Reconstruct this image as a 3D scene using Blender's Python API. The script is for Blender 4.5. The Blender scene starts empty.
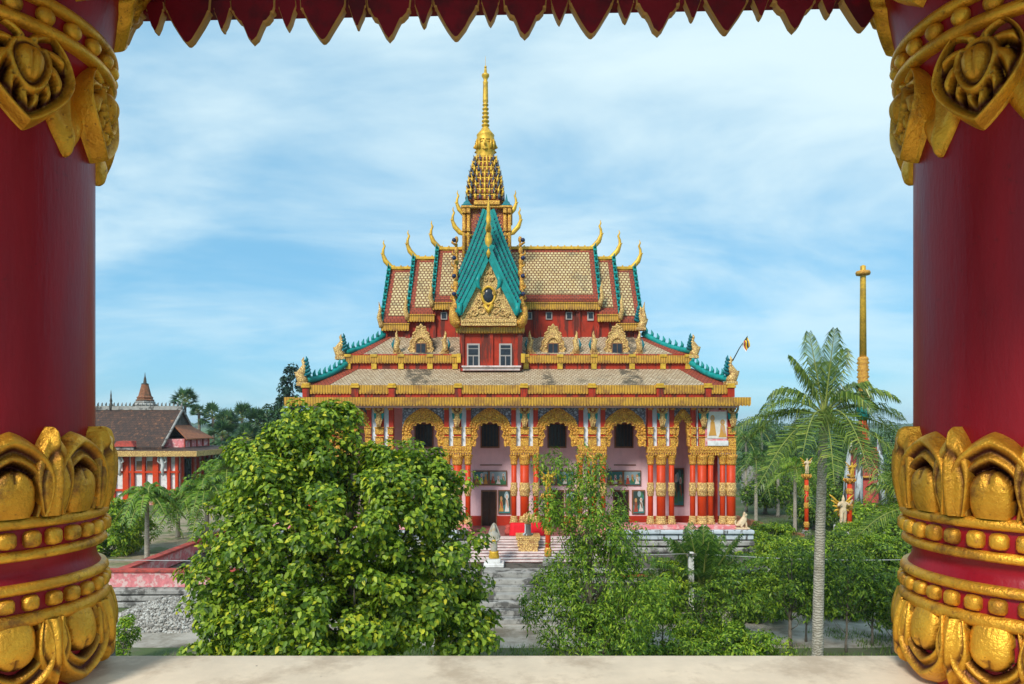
import bpy, bmesh, math, random
import numpy as np
from mathutils import Vector, Matrix, noise
R = math.radians
S = bpy.context.scene
COL = S.collection
F, HY, CH = 683.0, 423.0, 9.6            # lens and eye height used to lay the place out in metres
def PX(px, Y): return (px - 512.0) / F * Y
def PZ(py, Y): return CH + (HY - py) / F * Y
def PV(px, py, Y): return Vector((PX(px, Y), Y, PZ(py, Y)))

# ---------------------------------------------------------------- camera
cd = bpy.data.cameras.new('camera'); cam = bpy.data.objects.new('camera', cd); COL.objects.link(cam)
cam.location = (0, 0, CH); cam.rotation_euler = (R(90), 0, 0)
cd.sensor_width = 36; cd.lens = F / 1024 * 36; cd.shift_y = 81 / 1024
cd.clip_start = 0.05; cd.clip_end = 9000
S.camera = cam
# ---------------------------------------------------------------- sky, sun, exposure
SUN_EL, SUN_AZ = R(40), R(208)            # behind and to the left of the camera (azimuth clockwise from +Y)
W = bpy.data.worlds.new('World'); S.world = W; W.use_nodes = True
nt = W.node_tree; nt.nodes.clear(); N = nt.nodes.new; L = nt.links.new
sky = N('ShaderNodeTexSky'); sky.sky_type = 'NISHITA'; sky.sun_disc = False
sky.sun_elevation = SUN_EL; sky.sun_rotation = SUN_AZ
sky.air_density = 1.0; sky.dust_density = 0.6; sky.ozone_density = 1.0
tc = N('ShaderNodeTexCoord'); sep = N('ShaderNodeSeparateXYZ'); L(tc.outputs['Generated'], sep.inputs[0])
zz = N('ShaderNodeMath'); zz.operation = 'ADD'; zz.inputs[1].default_value = 0.22; L(sep.outputs[2], zz.inputs[0])
dx = N('ShaderNodeMath'); dx.operation = 'DIVIDE'; L(sep.outputs[0], dx.inputs[0]); L(zz.outputs[0], dx.inputs[1])
dy = N('ShaderNodeMath'); dy.operation = 'DIVIDE'; L(sep.outputs[1], dy.inputs[0]); L(zz.outputs[0], dy.inputs[1])
cb = N('ShaderNodeCombineXYZ'); L(dx.outputs[0], cb.inputs[0]); L(dy.outputs[0], cb.inputs[1]); cb.inputs[2].default_value = 3.1
mp = N('ShaderNodeMapping'); mp.inputs['Rotation'].default_value = (0, 0, R(24)); mp.inputs['Scale'].default_value = (0.75, 1.25, 1); L(cb.outputs[0], mp.inputs[0])
n1 = N('ShaderNodeTexNoise'); n1.inputs['Scale'].default_value = 0.95; n1.inputs['Detail'].default_value = 9; n1.inputs['Roughness'].default_value = 0.55; n1.inputs['Distortion'].default_value = 0.5
L(mp.outputs[0], n1.inputs['Vector'])
rp = N('ShaderNodeValToRGB'); rp.color_ramp.elements[0].position = 0.35; rp.color_ramp.elements[0].color = (0.03, 0.03, 0.03, 1)
rp.color_ramp.elements[1].position = 0.66; rp.color_ramp.elements[1].color = (0.92, 0.92, 0.92, 1); rp.color_ramp.interpolation = 'EASE'
L(n1.outputs['Fac'], rp.inputs[0])
tint = N('ShaderNodeMixRGB'); tint.blend_type = 'MULTIPLY'; tint.inputs[0].default_value = 1; tint.inputs[2].default_value = (0.8, 1.2, 1.35, 1); L(sky.outputs[0], tint.inputs[1])
sb = N('ShaderNodeMixRGB'); sb.inputs[0].default_value = 0.72; sb.inputs[2].default_value = (1.65, 4.15, 6.2, 1); L(tint.outputs[0], sb.inputs[1])
cl = N('ShaderNodeMixRGB'); cl.inputs[2].default_value = (6.1, 7.5, 7.9, 1); fd = N('ShaderNodeMapRange'); fd.inputs['From Min'].default_value = -0.02; fd.inputs['From Max'].default_value = 0.28; fd.inputs['To Min'].default_value = 0.3; L(sep.outputs[2], fd.inputs['Value'])
fm = N('ShaderNodeMath'); fm.operation = 'MULTIPLY'; L(rp.outputs[0], fm.inputs[0]); L(fd.outputs[0], fm.inputs[1]); L(fm.outputs[0], cl.inputs[0]); L(sb.outputs[0], cl.inputs[1])
bg = N('ShaderNodeBackground'); bg.inputs[1].default_value = 0.105; L(cl.outputs[0], bg.inputs[0])
out = N('ShaderNodeOutputWorld'); L(bg.outputs[0], out.inputs[0])
sd = bpy.data.lights.new('sun', 'SUN'); sd.energy = 2.8; sd.angle = R(13.0); sd.color = (1.0, 0.95, 0.86)
sun = bpy.data.objects.new('sun', sd); COL.objects.link(sun)
sdir = Vector((math.sin(SUN_AZ) * math.cos(SUN_EL), math.cos(SUN_AZ) * math.cos(SUN_EL), math.sin(SUN_EL)))
sun.rotation_euler = sdir.to_track_quat('Z', 'Y').to_euler(); sun.location = (0, 0, 60)
S.view_settings.view_transform = 'Standard'; S.view_settings.look = 'None'
S.view_settings.exposure = 0.35; S.view_settings.gamma = 1.0; S.view_settings.use_curve_mapping = False

# ---------------------------------------------------------------- helpers
def tag(o, label=None, cat=None, group=None, kind=None):
    if label: o['label'] = label
    if cat: o['category'] = cat
    if group: o['group'] = group
    if kind: o['kind'] = kind
    return o
def empty(name, loc=(0, 0, 0), rz=0.0):
    o = bpy.data.objects.new(name, None); COL.objects.link(o); o.location = loc; o.rotation_euler = (0, 0, rz)
    o.empty_display_size = 0.3
    return o
def origin_of(o):
    v = Vector((0, 0, 0))
    while o is not None: v += o.location; o = o.parent
    return v
def link_mesh(name, me, mats, parent=None):
    o = bpy.data.objects.new(name, me); COL.objects.link(o)
    if parent is not None: o.parent = parent
    for m in (mats if isinstance(mats, (list, tuple)) else [mats]): me.materials.append(m)
    return o
class MB:
    def __init__(s): s.v = []; s.f = []; s.mi = []; s.sm = []
    def add(s, vs, fs, smooth=False, mi=0):
        b = len(s.v); s.v.extend([tuple(v) for v in vs])
        for f in fs: s.f.append([b + i for i in f]); s.mi.append(mi); s.sm.append(smooth)
    def box(s, x0, x1, y0, y1, z0, z1, mi=0, bev=0.0):
        if bev > 0:
            b = min(bev, abs(x1-x0)/3, abs(y1-y0)/3, abs(z1-z0)/3)
            vs = []
            for (X, Yy, Zz) in [(x, y, z) for x in (0, 1) for y in (0, 1) for z in (0, 1)]:
                x = x1 if X else x0; y = y1 if Yy else y0; z = z1 if Zz else z0
                ix = -b if X else b; iy = -b if Yy else b; iz = -b if Zz else b
                vs += [(x, y+iy, z+iz), (x+ix, y, z+iz), (x+ix, y+iy, z)]
            me = bmesh.new(); bv = [me.verts.new(v) for v in vs]
            r = bmesh.ops.convex_hull(me, input=bv); me.verts.index_update()
            s.add([v.co.copy() for v in me.verts], [[v.index for v in f.verts] for f in me.faces], False, mi); me.free(); return
        vs = [(x0,y0,z0),(x1,y0,z0),(x1,y1,z0),(x0,y1,z0),(x0,y0,z1),(x1,y0,z1),(x1,y1,z1),(x0,y1,z1)]
        s.add(vs, [(0,3,2,1),(4,5,6,7),(0,1,5,4),(1,2,6,5),(2,3,7,6),(3,0,4,7)], False, mi)
    def hexa(s, a, b, mi=0):     # a, b: four points each (two opposite quads, same order)
        s.add(list(a)+list(b), [(0,3,2,1),(4,5,6,7),(0,1,5,4),(1,2,6,5),(2,3,7,6),(3,0,4,7)], False, mi)
    def prism(s, pts, y0, y1, mi=0, smooth=False):    # pts (x, z); extruded along y
        n = len(pts)
        vs = [(p[0], y0, p[1]) for p in pts] + [(p[0], y1, p[1]) for p in pts]
        fs = [list(range(n)), list(range(2*n-1, n-1, -1))] + [(i, i+n, (i+1) % n + n, (i+1) % n) for i in range(n)]
        s.add(vs, fs, smooth, mi)
    def prismx(s, pts, x0, x1, mi=0):                 # pts (y, z); extruded along x
        n = len(pts)
        vs = [(x0, p[0], p[1]) for p in pts] + [(x1, p[0], p[1]) for p in pts]
        s.add(vs, [list(range(n)), list(range(2*n-1, n-1, -1))] + [(i, i+n, (i+1) % n + n, (i+1) % n) for i in range(n)], False, mi)
    def prismz(s, pts, z0, z1, mi=0):                 # pts (x, y)
        n = len(pts)
        vs = [(p[0], p[1], z0) for p in pts] + [(p[0], p[1], z1) for p in pts]
        s.add(vs, [list(range(n-1, -1, -1)), list(range(n, 2*n))] + [(i, (i+1) % n, (i+1) % n + n, i+n) for i in range(n)], False, mi)
    def tube(s, pts, rad, n=8, mi=0, flat=1.0, smooth=True):
        pts = [Vector(p) for p in pts]; m = len(pts)
        if not isinstance(rad, (list, tuple)): rad = [rad]*m
        vs = []; up = Vector((0, 0, 1)); px = None
        for i, p in enumerate(pts):
            t = (pts[min(i+1, m-1)] - pts[max(i-1, 0)]).normalized()
            if px is None:
                a = Vector((0, 1, 0)) if abs(t.y) < 0.9 else Vector((1, 0, 0))
                px = (a - t*a.dot(t)).normalized()
            else: px = (px - t*px.dot(t)).normalized()
            q = t.cross(px)
            for k in range(n):
                a = 2*math.pi*k/n
                vs.append(p + (px*math.cos(a)*flat + q*math.sin(a))*rad[i])
        fs = [(i*n+k, i*n+(k+1) % n, (i+1)*n+(k+1) % n, (i+1)*n+k) for i in range(m-1) for k in range(n)]
        fs += [list(range(n-1, -1, -1)), list(range((m-1)*n, m*n))]
        s.add(vs, fs, smooth, mi)
    def lathe(s, c, prof, n=24, mi=0, smooth=True, rot=0.0):   # prof: (r, z) rising
        vs = []
        for r, z in prof:
            for k in range(n):
                a = 2*math.pi*k/n + rot
                vs.append((c[0]+r*math.cos(a), c[1]+r*math.sin(a), c[2]+z))
        m = len(prof)
        fs = [(i*n+k, i*n+(k+1) % n, (i+1)*n+(k+1) % n, (i+1)*n+k) for i in range(m-1) for k in range(n)]
        fs += [list(range(n-1, -1, -1)), list(range((m-1)*n, m*n))]
        s.add(vs, fs, smooth, mi)
    def ball(s, c, r, n=8, m=5, mi=0, sc=(1, 1, 1)):
        vs = [(c[0], c[1], c[2]-r*sc[2])]
        for j in range(1, m):
            t = math.pi*j/m
            for k in range(n):
                a = 2*math.pi*k/n
                vs.append((c[0]+r*sc[0]*math.sin(t)*math.cos(a), c[1]+r*sc[1]*math.sin(t)*math.sin(a), c[2]-r*sc[2]*math.cos(t)))
        vs.append((c[0], c[1], c[2]+r*sc[2])); q = len(vs)-1
        fs = [(0, 1+(k+1) % n, 1+k) for k in range(n)]
        for j in range(m-2):
            for k in range(n): fs.append((1+j*n+k, 1+j*n+(k+1) % n, 1+(j+1)*n+(k+1) % n, 1+(j+1)*n+k))
        fs += [(1+(m-2)*n+k, 1+(m-2)*n+(k+1) % n, q) for k in range(n)]
        s.add(vs, fs, True, mi)
    def scallop(s, x0, x1, y0, y1, z0, z1, per, dep, mi=0):   # band with a row of rounded teeth hanging below
        n = max(1, round((x1-x0)/per)); w = (x1-x0)/n
        s.box(x0, x1, y0, y1, z0, z1, mi)
        for i in range(n):
            a = x0+i*w; e = w*0.06
            s.prism([(a+e, z0+.002), (a+e, z0-dep*.45), (a+w*.3, z0-dep*.85), (a+w*.5, z0-dep), (a+w*.7, z0-dep*.85), (a+w-e, z0-dep*.45), (a+w-e, z0+.002)], y0+.006, y1-.006, mi)
    def build(s, name, mats, parent=None, loc=None, uv=True, split=False):
        if split:
            n = len(s.v); par = list(range(n))
            def find(a):
                while par[a] != a: par[a] = par[par[a]]; a = par[a]
                return a
            for f in s.f:
                for i in f[1:]: par[find(i)] = find(f[0])
            comp = {}
            for fi, f in enumerate(s.f): comp.setdefault(find(f[0]), []).append(fi)
            groups = []
            for fl in comp.values():
                ids = [i for fi in fl for i in s.f[fi]]
                lo = [min(s.v[i][k] for i in ids)-.03 for k in range(3)]; hi = [max(s.v[i][k] for i in ids)+.03 for k in range(3)]
                groups.append([fl, lo, hi])
            merged = True
            while merged:
                merged = False
                for i in range(len(groups)):
                    for j in range(i+1, len(groups)):
                        a, c = groups[i], groups[j]
                        if all(a[1][k] <= c[2][k] and c[1][k] <= a[2][k] for k in range(3)):
                            a[0] += c[0]; a[1] = [min(a[1][k], c[1][k]) for k in range(3)]; a[2] = [max(a[2][k], c[2][k]) for k in range(3)]
                            groups.pop(j); merged = True; break
                    if merged: break
            r = None
            for fl, lo, hi in groups:
                m_ = MB(); mp_ = {}
                for fi in fl:
                    nf = []
                    for i in s.f[fi]:
                        if i not in mp_: mp_[i] = len(m_.v); m_.v.append(s.v[i])
                        nf.append(mp_[i])
                    m_.f.append(nf); m_.mi.append(s.mi[fi]); m_.sm.append(s.sm[fi])
                r = m_.build(name, mats, parent, loc, uv)
            return r
        me = bpy.data.meshes.new(name)
        off = origin_of(parent) if parent is not None else Vector((0, 0, 0))
        if loc is not None: off = off + Vector(loc)
        me.from_pydata([(v[0]-off.x, v[1]-off.y, v[2]-off.z) for v in s.v], [], s.f)
        me.polygons.foreach_set('material_index', s.mi); me.polygons.foreach_set('use_smooth', s.sm)
        bm = bmesh.new(); bm.from_mesh(me); bmesh.ops.recalc_face_normals(bm, faces=bm.faces)
        if uv:
            ul = bm.loops.layers.uv.new('UVMap')
            for f in bm.faces:
                n = f.normal
                if abs(n.z) > 0.999: t = Vector((1, 0, 0)); b = Vector((0, 1, 0))
                else: t = Vector((0, 0, 1)).cross(n).normalized(); b = n.cross(t)
                for l in f.loops:
                    p = l.vert.co; l[ul].uv = (p.dot(t), p.dot(b))
        bm.to_mesh(me); bm.free(); me.update()
        o = link_mesh(name, me, mats, parent)
        if loc is not None: o.location = loc
        return o
def copy_tree(o, parent=None):
    c = o.copy(); COL.objects.link(c)
    if parent is not None: c.parent = parent
    for ch in [x for x in KIDS.get(o.name, [])]: copy_tree_child(ch, c)
    return c
def copy_tree_child(ch, par):
    d = ch.copy(); COL.objects.link(d); d.parent = par
    for g in KIDS.get(ch.name, []): copy_tree_child(g, d)
KIDS = {}
def index_kids():
    KIDS.clear()
    for o in bpy.data.objects:
        if o.parent: KIDS.setdefault(o.parent.name, []).append(o)

# ---------------------------------------------------------------- materials
def nodes(name):
    m = bpy.data.materials.new(name); m.use_nodes = True; t = m.node_tree; t.nodes.clear()
    o = t.nodes.new('ShaderNodeOutputMaterial'); b = t.nodes.new('ShaderNodeBsdfPrincipled'); t.links.new(b.outputs[0], o.inputs[0])
    return m, t, b, o
def nz(t, vec, scale, detail=5, rough=0.6, dist=0.0):
    n = t.nodes.new('ShaderNodeTexNoise'); n.inputs['Scale'].default_value = scale; n.inputs['Detail'].default_value = detail
    n.inputs['Roughness'].default_value = rough; n.inputs['Distortion'].default_value = dist
    t.links.new(vec, n.inputs['Vector']); return n.outputs['Fac']
def ramp(t, fac, stops, interp='LINEAR'):
    r = t.nodes.new('ShaderNodeValToRGB'); cr = r.color_ramp; cr.interpolation = interp
    while len(cr.elements) < len(stops): cr.elements.new(0.5)
    for e, (p, c) in zip(cr.elements, stops):
        e.position = p; e.color = (c, c, c, 1) if isinstance(c, (int, float)) else (c[0], c[1], c[2], 1)
    t.links.new(fac, r.inputs[0]); return r.outputs[0]
def mix(t, fac, a, b, mode='MIX'):
    m = t.nodes.new('ShaderNodeMixRGB'); m.blend_type = mode
    for i, v in ((0, fac), (1, a), (2, b)):
        if isinstance(v, (int, float)): m.inputs[i].default_value = v
        elif isinstance(v, tuple): m.inputs[i].default_value = (v[0], v[1], v[2], 1)
        else: t.links.new(v, m.inputs[i])
    return m.outputs[0]
def bump(t, b, h, strength=0.4, dist=0.02):
    n = t.nodes.new('ShaderNodeBump'); n.inputs['Strength'].default_value = strength; n.inputs['Distance'].default_value = dist
    t.links.new(h, n.inputs['Height']); t.links.new(n.outputs[0], b.inputs['Normal'])
def sc(c, k): return tuple(min(1.0, x*k) for x in c)
def paint(name, c, rough=0.6, metal=0.0, var=0.25, dirt=None, damt=0.5, dscale=0.8, fine=14.0, bs=0.25, bd=0.01, streak=False):
    m, t, b, o = nodes(name); co = t.nodes.new('ShaderNodeTexCoord').outputs['Object']
    n = nz(t, co, fine*0.25, 6)
    col = mix(t, ramp(t, n, [(0.3, 0.0), (0.7, 1.0)]), sc(c, 1-var), sc(c, 1+var*0.6))
    if dirt:
        vec = co
        if streak:
            mp = t.nodes.new('ShaderNodeMapping'); mp.inputs['Scale'].default_value = (1.6, 1.6, 0.22); t.links.new(co, mp.inputs[0]); vec = mp.outputs[0]
        d = nz(t, vec, dscale, 8, 0.68)
        col = mix(t, ramp(t, d, [(0.5, 0.0), (0.5+0.3*(1.05-damt), damt)]), col, dirt)
    t.links.new(col, b.inputs['Base Color']); b.inputs['Roughness'].default_value = rough; b.inputs['Metallic'].default_value = metal; b.inputs['Specular IOR Level'].default_value = 0.28
    bump(t, b, nz(t, co, fine, 5), bs, bd)
    return m
def carved(name, hi, lo, scale=7.0, rough=0.5, metal=0.25, bd=0.05, cut=(0.1, 0.42), dirt=(0.05, 0.04, 0.02)):
    """gilded relief: raised gold lobes over a painted ground"""
    m, t, b, o = nodes(name); co = t.nodes.new('ShaderNodeTexCoord').outputs['Object']
    w = t.nodes.new('ShaderNodeTexNoise'); w.inputs['Scale'].default_value = scale*0.6; t.links.new(co, w.inputs['Vector'])
    ad = mix(t, 0.12, co, w.outputs['Color'], 'ADD')
    v = t.nodes.new('ShaderNodeTexVoronoi'); v.feature = 'DISTANCE_TO_EDGE'; v.inputs['Scale'].default_value = scale; t.links.new(ad, v.inputs['Vector'])
    h = ramp(t, v.outputs['Distance'], [(cut[0]*0.3, 0.0), (cut[1]*0.55, 1.0)])
    n = nz(t, co, 3.0, 6)
    g = mix(t, ramp(t, n, [(0.35, 0.0), (0.65, 1.0)]), sc(hi, 0.72), sc(hi, 1.12))
    col = mix(t, h, lo, g)
    d = nz(t, co, 0.9, 8, 0.7); col = mix(t, ramp(t, d, [(0.6, 0.0), (0.75, 0.45)]), col, dirt)
    t.links.new(col, b.inputs['Base Color']); b.inputs['Roughness'].default_value = rough; b.inputs['Metallic'].default_value = metal
    bump(t, b, h, 0.6, bd)
    return m
def tiles(name, c1, c2, mortar, bw=0.2, bh=0.17, dirt=(0.07, 0.06, 0.035), damt=0.6, dscale=0.5, dpos=0.56, mort=0.028, streak=False):
    m, t, b, o = nodes(name); tcn = t.nodes.new('ShaderNodeTexCoord'); uv = tcn.outputs['UV']; co = tcn.outputs['Object']
    br = t.nodes.new('ShaderNodeTexBrick'); br.offset = 0.5
    br.inputs['Scale'].default_value = 1.0; br.inputs['Brick Width'].default_value = bw; br.inputs['Row Height'].default_value = bh
    br.inputs['Mortar Size'].default_value = mort; br.inputs['Mortar Smooth'].default_value = 0.3
    br.inputs['Color1'].default_value = (*c1, 1); br.inputs['Color2'].default_value = (*c2, 1); br.inputs['Mortar'].default_value = (*mortar, 1)
    t.links.new(uv, br.inputs['Vector'])
    col = mix(t, nz(t, co, 2.5, 6), br.outputs['Color'], mix(t, 1.0, br.outputs['Color'], (0.78, 0.74, 0.6), 'MULTIPLY'))
    d = nz(t, co, dscale, 9, 0.7)
    col = mix(t, ramp(t, d, [(dpos, 0.0), (dpos+0.14, damt)]), col, dirt)
    if streak:   # discrete moss patches running down the slope
        mp = t.nodes.new('ShaderNodeMapping'); mp.inputs['Scale'].default_value = (0.42, 0.05, 0.05); t.links.new(co, mp.inputs[0])
        s1 = ramp(t, nz(t, mp.outputs[0], 1.0, 2, 0.4), [(0.56, 0.0), (0.6, 1.0)]); s2 = ramp(t, nz(t, co, 1.8, 5, 0.7), [(0.42, 0.0), (0.55, 0.85)])
        col = mix(t, mix(t, 1.0, s1, s2, 'MULTIPLY'), col, (0.05, 0.04, 0.025))
    t.links.new(col, b.inputs['Base Color']); b.inputs['Roughness'].default_value = 0.75
    bump(t, b, br.outputs['Fac'], -0.6, 0.03)
    return m
def ribbed(name, c, per=0.16):
    m, t, b, o = nodes(name); tcn = t.nodes.new('ShaderNodeTexCoord'); co = tcn.outputs['Object']
    w = t.nodes.new('ShaderNodeTexWave'); w.bands_direction = 'X'; w.inputs['Scale'].default_value = 0.314/per; w.inputs['Distortion'].default_value = 0.3
    t.links.new(co, w.inputs['Vector'])
    n = nz(t, co, 1.6, 8, 0.7)
    col = mix(t, w.outputs['Fac'], sc(c, 0.6), sc(c, 1.0))
    col = mix(t, ramp(t, n, [(0.45, 0.0), (0.62, 0.75)]), col, (0.26, 0.11, 0.03))
    t.links.new(col, b.inputs['Base Color']); b.inputs['Roughness'].default_value = 0.5; b.inputs['Metallic'].default_value = 0.2
    bump(t, b, w.outputs['Fac'], 0.6, 0.04)
    return m
def leafmat(name, dark, mid, light, extra=None, trans=0.35, rough=0.45):
    m, t, b, o = nodes(name)
    g = t.nodes.new('ShaderNodeNewGeometry'); rnd = g.outputs['Random Per Island']
    st = [(0.0, dark), (0.45, mid), (0.88, light)]
    if extra: st.append((1.0, extra))
    col = ramp(t, rnd, st)
    co = t.nodes.new('ShaderNodeTexCoord').outputs['Object']
    col = mix(t, nz(t, co, 0.9, 3), mix(t, 1.0, col, (0.72, 0.8, 0.7), 'MULTIPLY'), mix(t, 1.0, col, (1.15, 1.12, 0.95), 'MULTIPLY'))
    t.links.new(col, b.inputs['Base Color']); b.inputs['Roughness'].default_value = rough
    try: b.inputs['Specular IOR Level'].default_value = 0.35
    except Exception: pass
    tr = t.nodes.new('ShaderNodeBsdfTranslucent'); t.links.new(mix(t, 1.0, col, (1.25, 1.3, 0.6), 'MULTIPLY'), tr.inputs[0])
    mx = t.nodes.new('ShaderNodeMixShader'); mx.inputs[0].default_value = trans
    t.links.new(b.outputs[0], mx.inputs[1]); t.links.new(tr.outputs[0], mx.inputs[2]); t.links.new(mx.outputs[0], o.inputs[0])
    return m

GOLD = (0.72, 0.42, 0.045)
M = {}
M['gold'] = paint('gold_paint', GOLD, 0.45, 0.25, 0.3, (0.2, 0.11, 0.03), 0.5, 1.6, 20, 0.4, 0.02)
M['carved'] = carved('gilded_relief', (0.9, 0.5, 0.06), (0.42, 0.13, 0.02), 9.5, 0.5, 0.15, 0.03, (0.1, 0.3))
M['carved_pale'] = carved('pale_gilded_relief', (0.9, 0.6, 0.2), (0.34, 0.15, 0.05), 9.0, 0.5, 0.12, 0.03, (0.1, 0.3))
M['carved_red'] = carved('red_ground_gilded_relief', (0.62, 0.3, 0.04), (0.26, 0.025, 0.01), 7.5, 0.5, 0.1, 0.04, (0.25, 0.75))
M['rib'] = ribbed('ribbed_gold_fascia', (0.72, 0.37, 0.035))
M['red'] = paint('red_wall_paint', (0.41, 0.03, 0.008), 0.6, 0, 0.25, (0.08, 0.02, 0.012), 0.85, 1.3, 9, 0.15, 0.01, True)
M['red_or'] = paint('vermilion_column_paint', (0.64, 0.05, 0.006), 0.45, 0, 0.12, (0.3, 0.03, 0.01), 0.35, 0.9, 9, 0.1, 0.01)
M['red_pier'] = paint('red_pier_paint', (0.45, 0.03, 0.01), 0.55, 0, 0.15)
M['pink'] = paint('pink_plaster', (0.92, 0.62, 0.65), 0.75, 0, 0.08, (0.35, 0.2, 0.2), 0.35, 0.6, 10, 0.1, 0.01, True)
M['blue_white'] = paint('pale_blue_panel', (0.74, 0.8, 0.86), 0.6, 0, 0.15, (0.3, 0.3, 0.3), 0.3, 1.2)
M['spandrel'] = carved('grey_blue_spandrel', (0.4, 0.42, 0.5), (0.08, 0.07, 0.1), 5.0, 0.7, 0.0, 0.01)
M['teal'] = paint('teal_glazed_paint', (0.008, 0.27, 0.25), 0.4, 0, 0.25, (0.02, 0.09, 0.07), 0.55, 1.8, 10, 0.2, 0.01)
M['teal_d'] = paint('dark_teal_paint', (0.006, 0.16, 0.19), 0.45, 0, 0.25, (0.02, 0.03, 0.03), 0.5, 1.8)
M['navy'] = paint('dark_blue_paint', (0.015, 0.035, 0.1), 0.5, 0, 0.4, (0.2, 0.03, 0.02), 0.6, 3.0)
M['tile'] = tiles('cream_fish_scale_tile', (0.74, 0.6, 0.34), (0.62, 0.46, 0.22), (0.2, 0.09, 0.035), 0.26, 0.26, damt=0.8, dscale=0.7, dpos=0.54, mort=0.05)
M['tile_old'] = tiles('weathered_beige_tile', (0.62, 0.5, 0.36), (0.46, 0.34, 0.22), (0.2, 0.12, 0.07), 0.24, 0.24, damt=0.7, dscale=0.8, dpos=0.56, mort=0.03, streak=True)
M['tile_red'] = tiles('red_border_tile', (0.4, 0.07, 0.03), (0.32, 0.05, 0.02), (0.12, 0.02, 0.01), 0.26, 0.26, damt=0.5)
M['tile_brown'] = tiles('old_brown_clay_tile', (0.095, 0.042, 0.026), (0.045, 0.024, 0.018), (0.015, 0.01, 0.008), 0.45, 0.4, dirt=(0.36, 0.15, 0.06), damt=0.9, dscale=2.6, dpos=0.56)
M['tile_orange'] = tiles('orange_clay_tile', (0.5, 0.17, 0.06), (0.4, 0.12, 0.05), (0.12, 0.05, 0.03), 0.3, 0.3, dirt=(0.1, 0.06, 0.04), damt=0.7)
M['glass'] = paint('dark_window', (0.03, 0.035, 0.045), 0.2, 0, 0.3)
M['doorwood'] = paint('dark_door_wood', (0.045, 0.022, 0.014), 0.5, 0, 0.3)
M['frame'] = paint('grey_window_frame', (0.42, 0.36, 0.33), 0.6, 0, 0.1)
M['wood'] = paint('brown_picture_frame', (0.25, 0.11, 0.05), 0.5, 0, 0.3)
M['white'] = paint('white_paint', (0.78, 0.76, 0.74), 0.6, 0, 0.1, (0.25, 0.23, 0.2), 0.5, 1.5)
M['stairw'] = paint('pinkish_white_step', (0.74, 0.6, 0.57), 0.7, 0, 0.15, (0.2, 0.16, 0.15), 0.6, 1.8)
M['stair_in'] = paint('dark_red_riser', (0.3, 0.1, 0.09), 0.7, 0, 0.3, (0.12, 0.1, 0.1), 0.5, 1.5)
M['conc'] = paint('weathered_concrete', (0.36, 0.34, 0.31), 0.85, 0, 0.3, (0.05, 0.045, 0.04), 0.8, 1.2, 8, 0.4, 0.02)
M['conc_d'] = paint('dark_mouldy_concrete', (0.12, 0.105, 0.09), 0.9, 0, 0.4, (0.03, 0.028, 0.02), 0.8, 1.2, 8, 0.4, 0.02)
M['course'] = paint('pale_blue_white_course', (0.52, 0.57, 0.6), 0.8, 0, 0.2, (0.07, 0.065, 0.055), 0.95, 1.1, 8, 0.3, 0.02, True)
M['brickred'] = paint('faded_red_coping', (0.5, 0.08, 0.06), 0.8, 0, 0.3, (0.12, 0.05, 0.04), 0.7, 1.2)
M['pinkcop'] = paint('faded_pink_wall', (0.7, 0.22, 0.23), 0.8, 0, 0.3, (0.7, 0.5, 0.46), 0.85, 2.2)
M['cloth'] = paint('red_cloth', (0.75, 0.01, 0.02), 0.7, 0, 0.15)
M['stone'] = paint('grey_gold_stone', (0.42, 0.39, 0.33), 0.8, 0, 0.3, (0.5, 0.28, 0.05), 0.6, 3.0)
M['cream'] = paint('cream_plaster', (0.72, 0.56, 0.36), 0.7, 0, 0.2, (0.4, 0.2, 0.08), 0.5, 3.0)
M['black'] = paint('black_paint', (0.02, 0.02, 0.02), 0.5, 0, 0.2)
M['bark'] = paint('grey_bark', (0.2, 0.16, 0.12), 0.9, 0, 0.35, (0.06, 0.05, 0.035), 0.6, 4, 20, 0.8, 0.03)
# ================================================================ the balcony we look out from
D0 = 1.9; CXO = 1.452; CXL = 1.498; K = 0.003026
def zc(py): return CH + (HY - py) * K            # height on a column's inner silhouette
def col_gold():
    m, t, b, o = nodes('aged_gold_leaf_paint'); tcn = t.nodes.new('ShaderNodeTexCoord'); co = tcn.outputs['Object']
    at = t.nodes.new('ShaderNodeAttribute'); at.attribute_name = 'groove_shade'
    n = nz(t, co, 9, 7, 0.65); n2 = nz(t, co, 55, 4, 0.6)
    g = mix(t, ramp(t, n, [(0.3, 0.0), (0.7, 1.0)]), (0.5, 0.21, 0.014), (0.95, 0.5, 0.045))
    g = mix(t, ramp(t, n2, [(0.62, 0.0), (0.72, 0.7)]), g, (0.2, 0.05, 0.015))
    w = nz(t, co, 7.0, 8, 0.75); g = mix(t, ramp(t, w, [(0.52, 0.0), (0.66, 0.8)]), g, (0.17, 0.06, 0.02))
    col = mix(t, at.outputs['Fac'], g, (0.06, 0.006, 0.006))  # dark red groove paint, deepened so recess shade sits in the colour
    t.links.new(col, b.inputs['Base Color']); b.inputs['Metallic'].default_value = 0.62
    t.links.new(ramp(t, n, [(0.2, 0.5), (0.8, 0.3)]), b.inputs['Roughness'])
    h = mix(t, 0.35, nz(t, co, 38, 6, 0.6), nz(t, co, 150, 3, 0.6))
    bump(t, b, h, 0.8, 0.008)
    return m
M['colgold'] = col_gold()
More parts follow.
